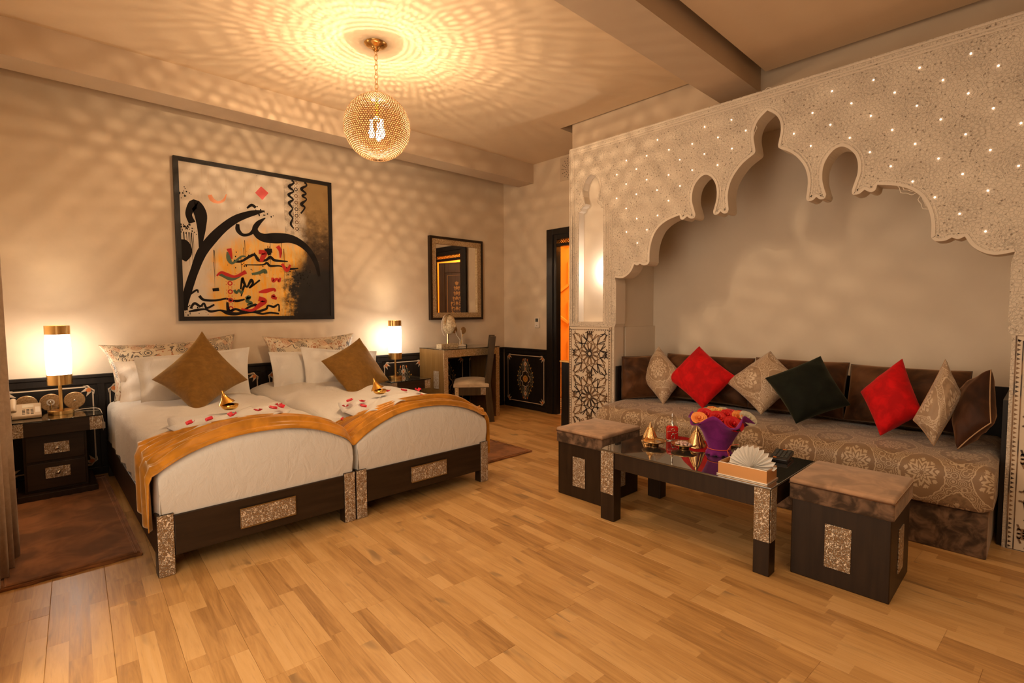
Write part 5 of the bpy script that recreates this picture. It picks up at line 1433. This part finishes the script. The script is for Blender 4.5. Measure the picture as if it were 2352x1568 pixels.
for pts_ in ([(0, 0, 0), (.006, -.01, .018), (.016, -.014, .030), (.014, -.010, .012), (0, 0, 0)], [(0, 0, 0), (-.006, -.008, -.014), (-.004, -.012, -.030)], [(0, 0, 0), (.004, -.010, -.016), (.0, -.016, -.034)], [(.016, -.014, .030), (.030, -.030, .034), (.045, -.046, .034)]):
    m.tube(crom([tuple(K0+Vector(p)) for p in pts_], 4), .0018, 5)
obj('tie_cord', m, MCORD, fp, smooth=True)
obj('moss_filling', MB(fp).lathe((fx, fy, ZT2+.15), [(.001, .012), (.06, .010), (.090, -.004), (.080, -.03)], 24), Mat('dark_leaves', (.03, .04, .015), .8).m, fp, smooth=True)
FM = {'red': Mat('red_petals', (.62, .008, .010), .55).m, 'orange': Mat('orange_petals', (.90, .30, .07), .55).m, 'white': Mat('pale_petals', (.60, .54, .40), .6).m,
      'yellow': Mat('yellow_petals', (.80, .48, .14), .55).m, 'pink': Mat('pink_petals', (.62, .06, .07), .55).m}
FLOW = {}
def rose(par, mat, R_):
    m = MB(); R_ = R_*.68
    for L in range(4):
        n_ = (3, 4, 5, 6)[L]; r0 = R_*(.18+.24*L); hh = R_*(.80-.11*L); opn = .12+.22*L
        for q in range(n_):
            a = 2*pi*(q+.37*L)/n_; wid = 2*pi/n_*.68
            def pf(i, j):
                u = -1+2*i/6; v = j/5; aa = a+u*wid*(1-.25*v*v)
                rad = r0*(.35+.65*sin(pi/2*v))+opn*R_*v*v*1.0+R_*.06*(1-u*u)*v
                return (rad*cos(aa), rad*sin(aa), -R_*.35+hh*v*(1-.12*u*u)+R_*.05*sin(u*4+q)*v-.30*R_*max(0, v-.75)*L*.6)
            m.grid(7, 6, pf)
    m.sphere((0, 0, R_*.12), R_*.30, 8, 6, (1, 1, 1.25))
    o = obj('petals', m, mat, par, smooth=True); return o
random.seed(11)
fl_s = [('red', -.085, .00, .235, .040, 'red rose'), ('orange', -.135, -.045, .222, .038, 'orange rose at the left rim'), ('white', -.055, .075, .24, .038, 'pale flower'), ('yellow', .015, .05, .242, .045, 'yellow lily-like flower'),
        ('red', -.03, -.06, .228, .040, 'red rose'), ('red', .035, -.035, .235, .036, 'red rose'), ('red', .04, -.115, .212, .048, 'large red rose'), ('orange', .10, -.055, .226, .042, 'orange rose'), ('pink', .10, .045, .236, .040, 'pink rose'),
        ('white', .145, -.06, .222, .045, 'pale flower'), ('red', .145, .02, .22, .036, 'red rose'), ('white', .075, .10, .24, .036, 'pale flower'), ('orange', -.005, .10, .25, .028, 'orange bud')]
labs = ['red rose second from the left in the purple pot', 'orange rose at the left rim of the purple pot', 'pale flower at the back left of the purple pot', 'yellow flower in the middle of the bouquet', 'red rose left of centre in the bouquet', 'small red rose at the centre of the bouquet',
        'largest red rose hanging over the front rim', 'orange rose right of centre in the bouquet', 'pink rose behind the right orange rose', 'pale flower drooping over the right rim', 'red rose at the far right behind the pale flower', 'pale flower at the back right of the bouquet', 'small orange bud at the back of the bouquet']
camd = Vector((.686, .727, 0)); cams = Vector((.727, -.686, 0))
for (c_, sx, dz_, h, R_, _), lb in zip(fl_s, labs):
    p = Vector((fx, fy, ZT2))+cams*sx*.98+camd*dz_*.9+Vector((0, 0, h-.002))
    if R_ > .045: p.z -= .012
    t_ = thing('flower', lb, 'flower', tuple(p), 'flowers in the purple pot')
    rose(t_, FM[c_], R_)
    # stem down into the moss
    obj('stem', MB(t_).tube([p+Vector((0, 0, -R_*.3)), Vector((fx+(p.x-fx)*.5, fy+(p.y-fy)*.5, ZT2+.14))], .003, 5), Mat('stem_green', (.03, .06, .02), .7).m, t_)
    lv = MB(t_)
    for q in range(3):
        a = random.random()*6.28; e = p+Vector((cos(a)*R_*1.5, sin(a)*R_*1.5, -.03)); s_ = Vector((-sin(a), cos(a), 0))*.012
        lv.add([p+Vector((0, 0, -.02)), (p+e)/2+s_+Vector((0, 0, -.008)), e, (p+e)/2-s_+Vector((0, 0, -.008))], [(0, 1, 2, 3)])
    obj('leaf', lv, bpy.data.materials['dark_leaves'], t_)
    t_.rotation_euler = (0, 0, 0)
    for ch_ in t_.children:
        if ch_.name.startswith('petals'):
            tilt = Vector((-.55, -.65, 0)) if dz_ < .03 else Vector((-.2, -.2, 0))
            ch_.rotation_euler = Vector((0, 0, 1)).rotation_difference((Vector((0, 0, 1))+tilt+cams*sx*2).normalized()).to_euler()
# tissue box with fanned napkins
tb = thing('napkin_box', 'open copper tray box with a metal rim at the front corner of the coffee table', 'box', (2.58, 1.02, ZT2))
MCOP = Mat('copper_leather', (.62, .30, .10), .35, metal=.35).m; MRIM2 = Mat('pale_metal_rim', (.75, .60, .45), .3, metal=.6).m
X0, X1, Y0, Y1, Zb = 2.512, 2.640, .905, 1.140, ZT2
wl = MB(tb).box(X0, X0+.008, Y0, Y1, Zb+.006, Zb+.062).box(X1-.008, X1, Y0, Y1, Zb+.006, Zb+.062).box(X0+.008, X1-.008, Y0, Y0+.008, Zb+.006, Zb+.062).box(X0+.008, X1-.008, Y1-.008, Y1, Zb+.006, Zb+.062)
obj('tray_walls', wl, MCOP, tb)
obj('tray_base', MB(tb).box(X0-.006, X1+.006, Y0-.006, Y1+.006, Zb, Zb+.006), MRIM2, tb, bevel=.001)
obj('metal_rim', MB(tb).tube([(X0+.002, Y0+.002, Zb+.063), (X1-.002, Y0+.002, Zb+.063), (X1-.002, Y1-.002, Zb+.063), (X0+.002, Y1-.002, Zb+.063)], .0028, 6, closed=True), MRIM2, tb)
MPAPER = Mat('white_paper', (.80, .76, .70), .8, Subsurface_Weight=.0).m
nk = MB(); nk.o = Vector((2.575, 1.01, Zb+.05)); NP = 13
def nf(i, j):
    t = i/(NP*2); a = pi*(.02+.96*t); r_ = [.006, .055, .108+.008*(i % 2)][j]
    return (2.575+(.010 if i % 2 else -.010)*[.4, 1, 1.3][j]+.010*[0, .5, 1][j], 1.002+r_*cos(a)*1.0, Zb+.048+r_*sin(a)*.93)
nk.grid(NP*2+1, 3, nf)
o = obj('fanned_napkin', nk, MPAPER); tag(o, 'white paper napkin pleated into a fan standing in the copper box', 'napkin')
nk2 = MB().box(2.522, 2.630, .92, 1.125, Zb+.008, Zb+.046); o = obj('napkin_stack', nk2, MPAPER, bevel=.003); tag(o, 'stack of folded white napkins lying in the copper box', 'napkins')
# small leather stand behind the fan
ls = thing('notepad_holder', 'small open-sided brown holder with pale edges behind the napkin fan', 'holder', (2.80, 1.05, ZT2))
m = MB(ls).box(2.745, 2.752, 1.035, 1.115, Zb, Zb+.100).box(2.752, 2.805, 1.035, 1.042, Zb, Zb+.098).box(2.745, 2.805, 1.035, 1.115, Zb+.0, Zb+.006)
obj('holder_walls', m, MTAUPE, ls, bevel=.001)
obj('pale_edge', MB(ls).box(2.7435, 2.7465, 1.033, 1.037, Zb, Zb+.101).box(2.743, 2.808, 1.033, 1.117, Zb+.100, Zb+.103), MRIM2, ls)
# cordless handset
rm = thing('black_keypad_handset', 'black cordless handset with small keys lying on the coffee table, far right corner', 'remote', (3.03, .98, ZT2))
MBP = Mat('black_plastic', (.014, .011, .010), .35).m
RF = frame((2.955, 1.03, ZT2+.010), Vector((.87, .13, .06)).normalized(), Vector((.10, -.99, 0)).normalized(), (0, 0, 1))
def rb(mb, u0, u1, v0, v1, n0, n1): return mb.prism([(u0, v0), (u1, v0), (u1, v1), (u0, v1)], RF, n0, n1)
obj('handset_body', rb(MB(rm), -.03, .155, -.02, .075, -.009, .014), MBP, rm, bevel=.006)
for i in range(6):
    for j in range(4):
        k_ = obj('key', rb(MB(rm), .005+i*.022, .018+i*.022, -.008+j*.020, .006+j*.020, .014, .0175), MLCD, rm, bevel=.001)
obj('orange_key', rb(MB(rm), -.020, -.008, .00, .016, .014, .018), MINKO, rm, bevel=.001)
obj('orange_key', rb(MB(rm), .138, .147, .02, .04, .014, .018), MINKO, rm, bevel=.001)
bpy.context.view_layer.update()
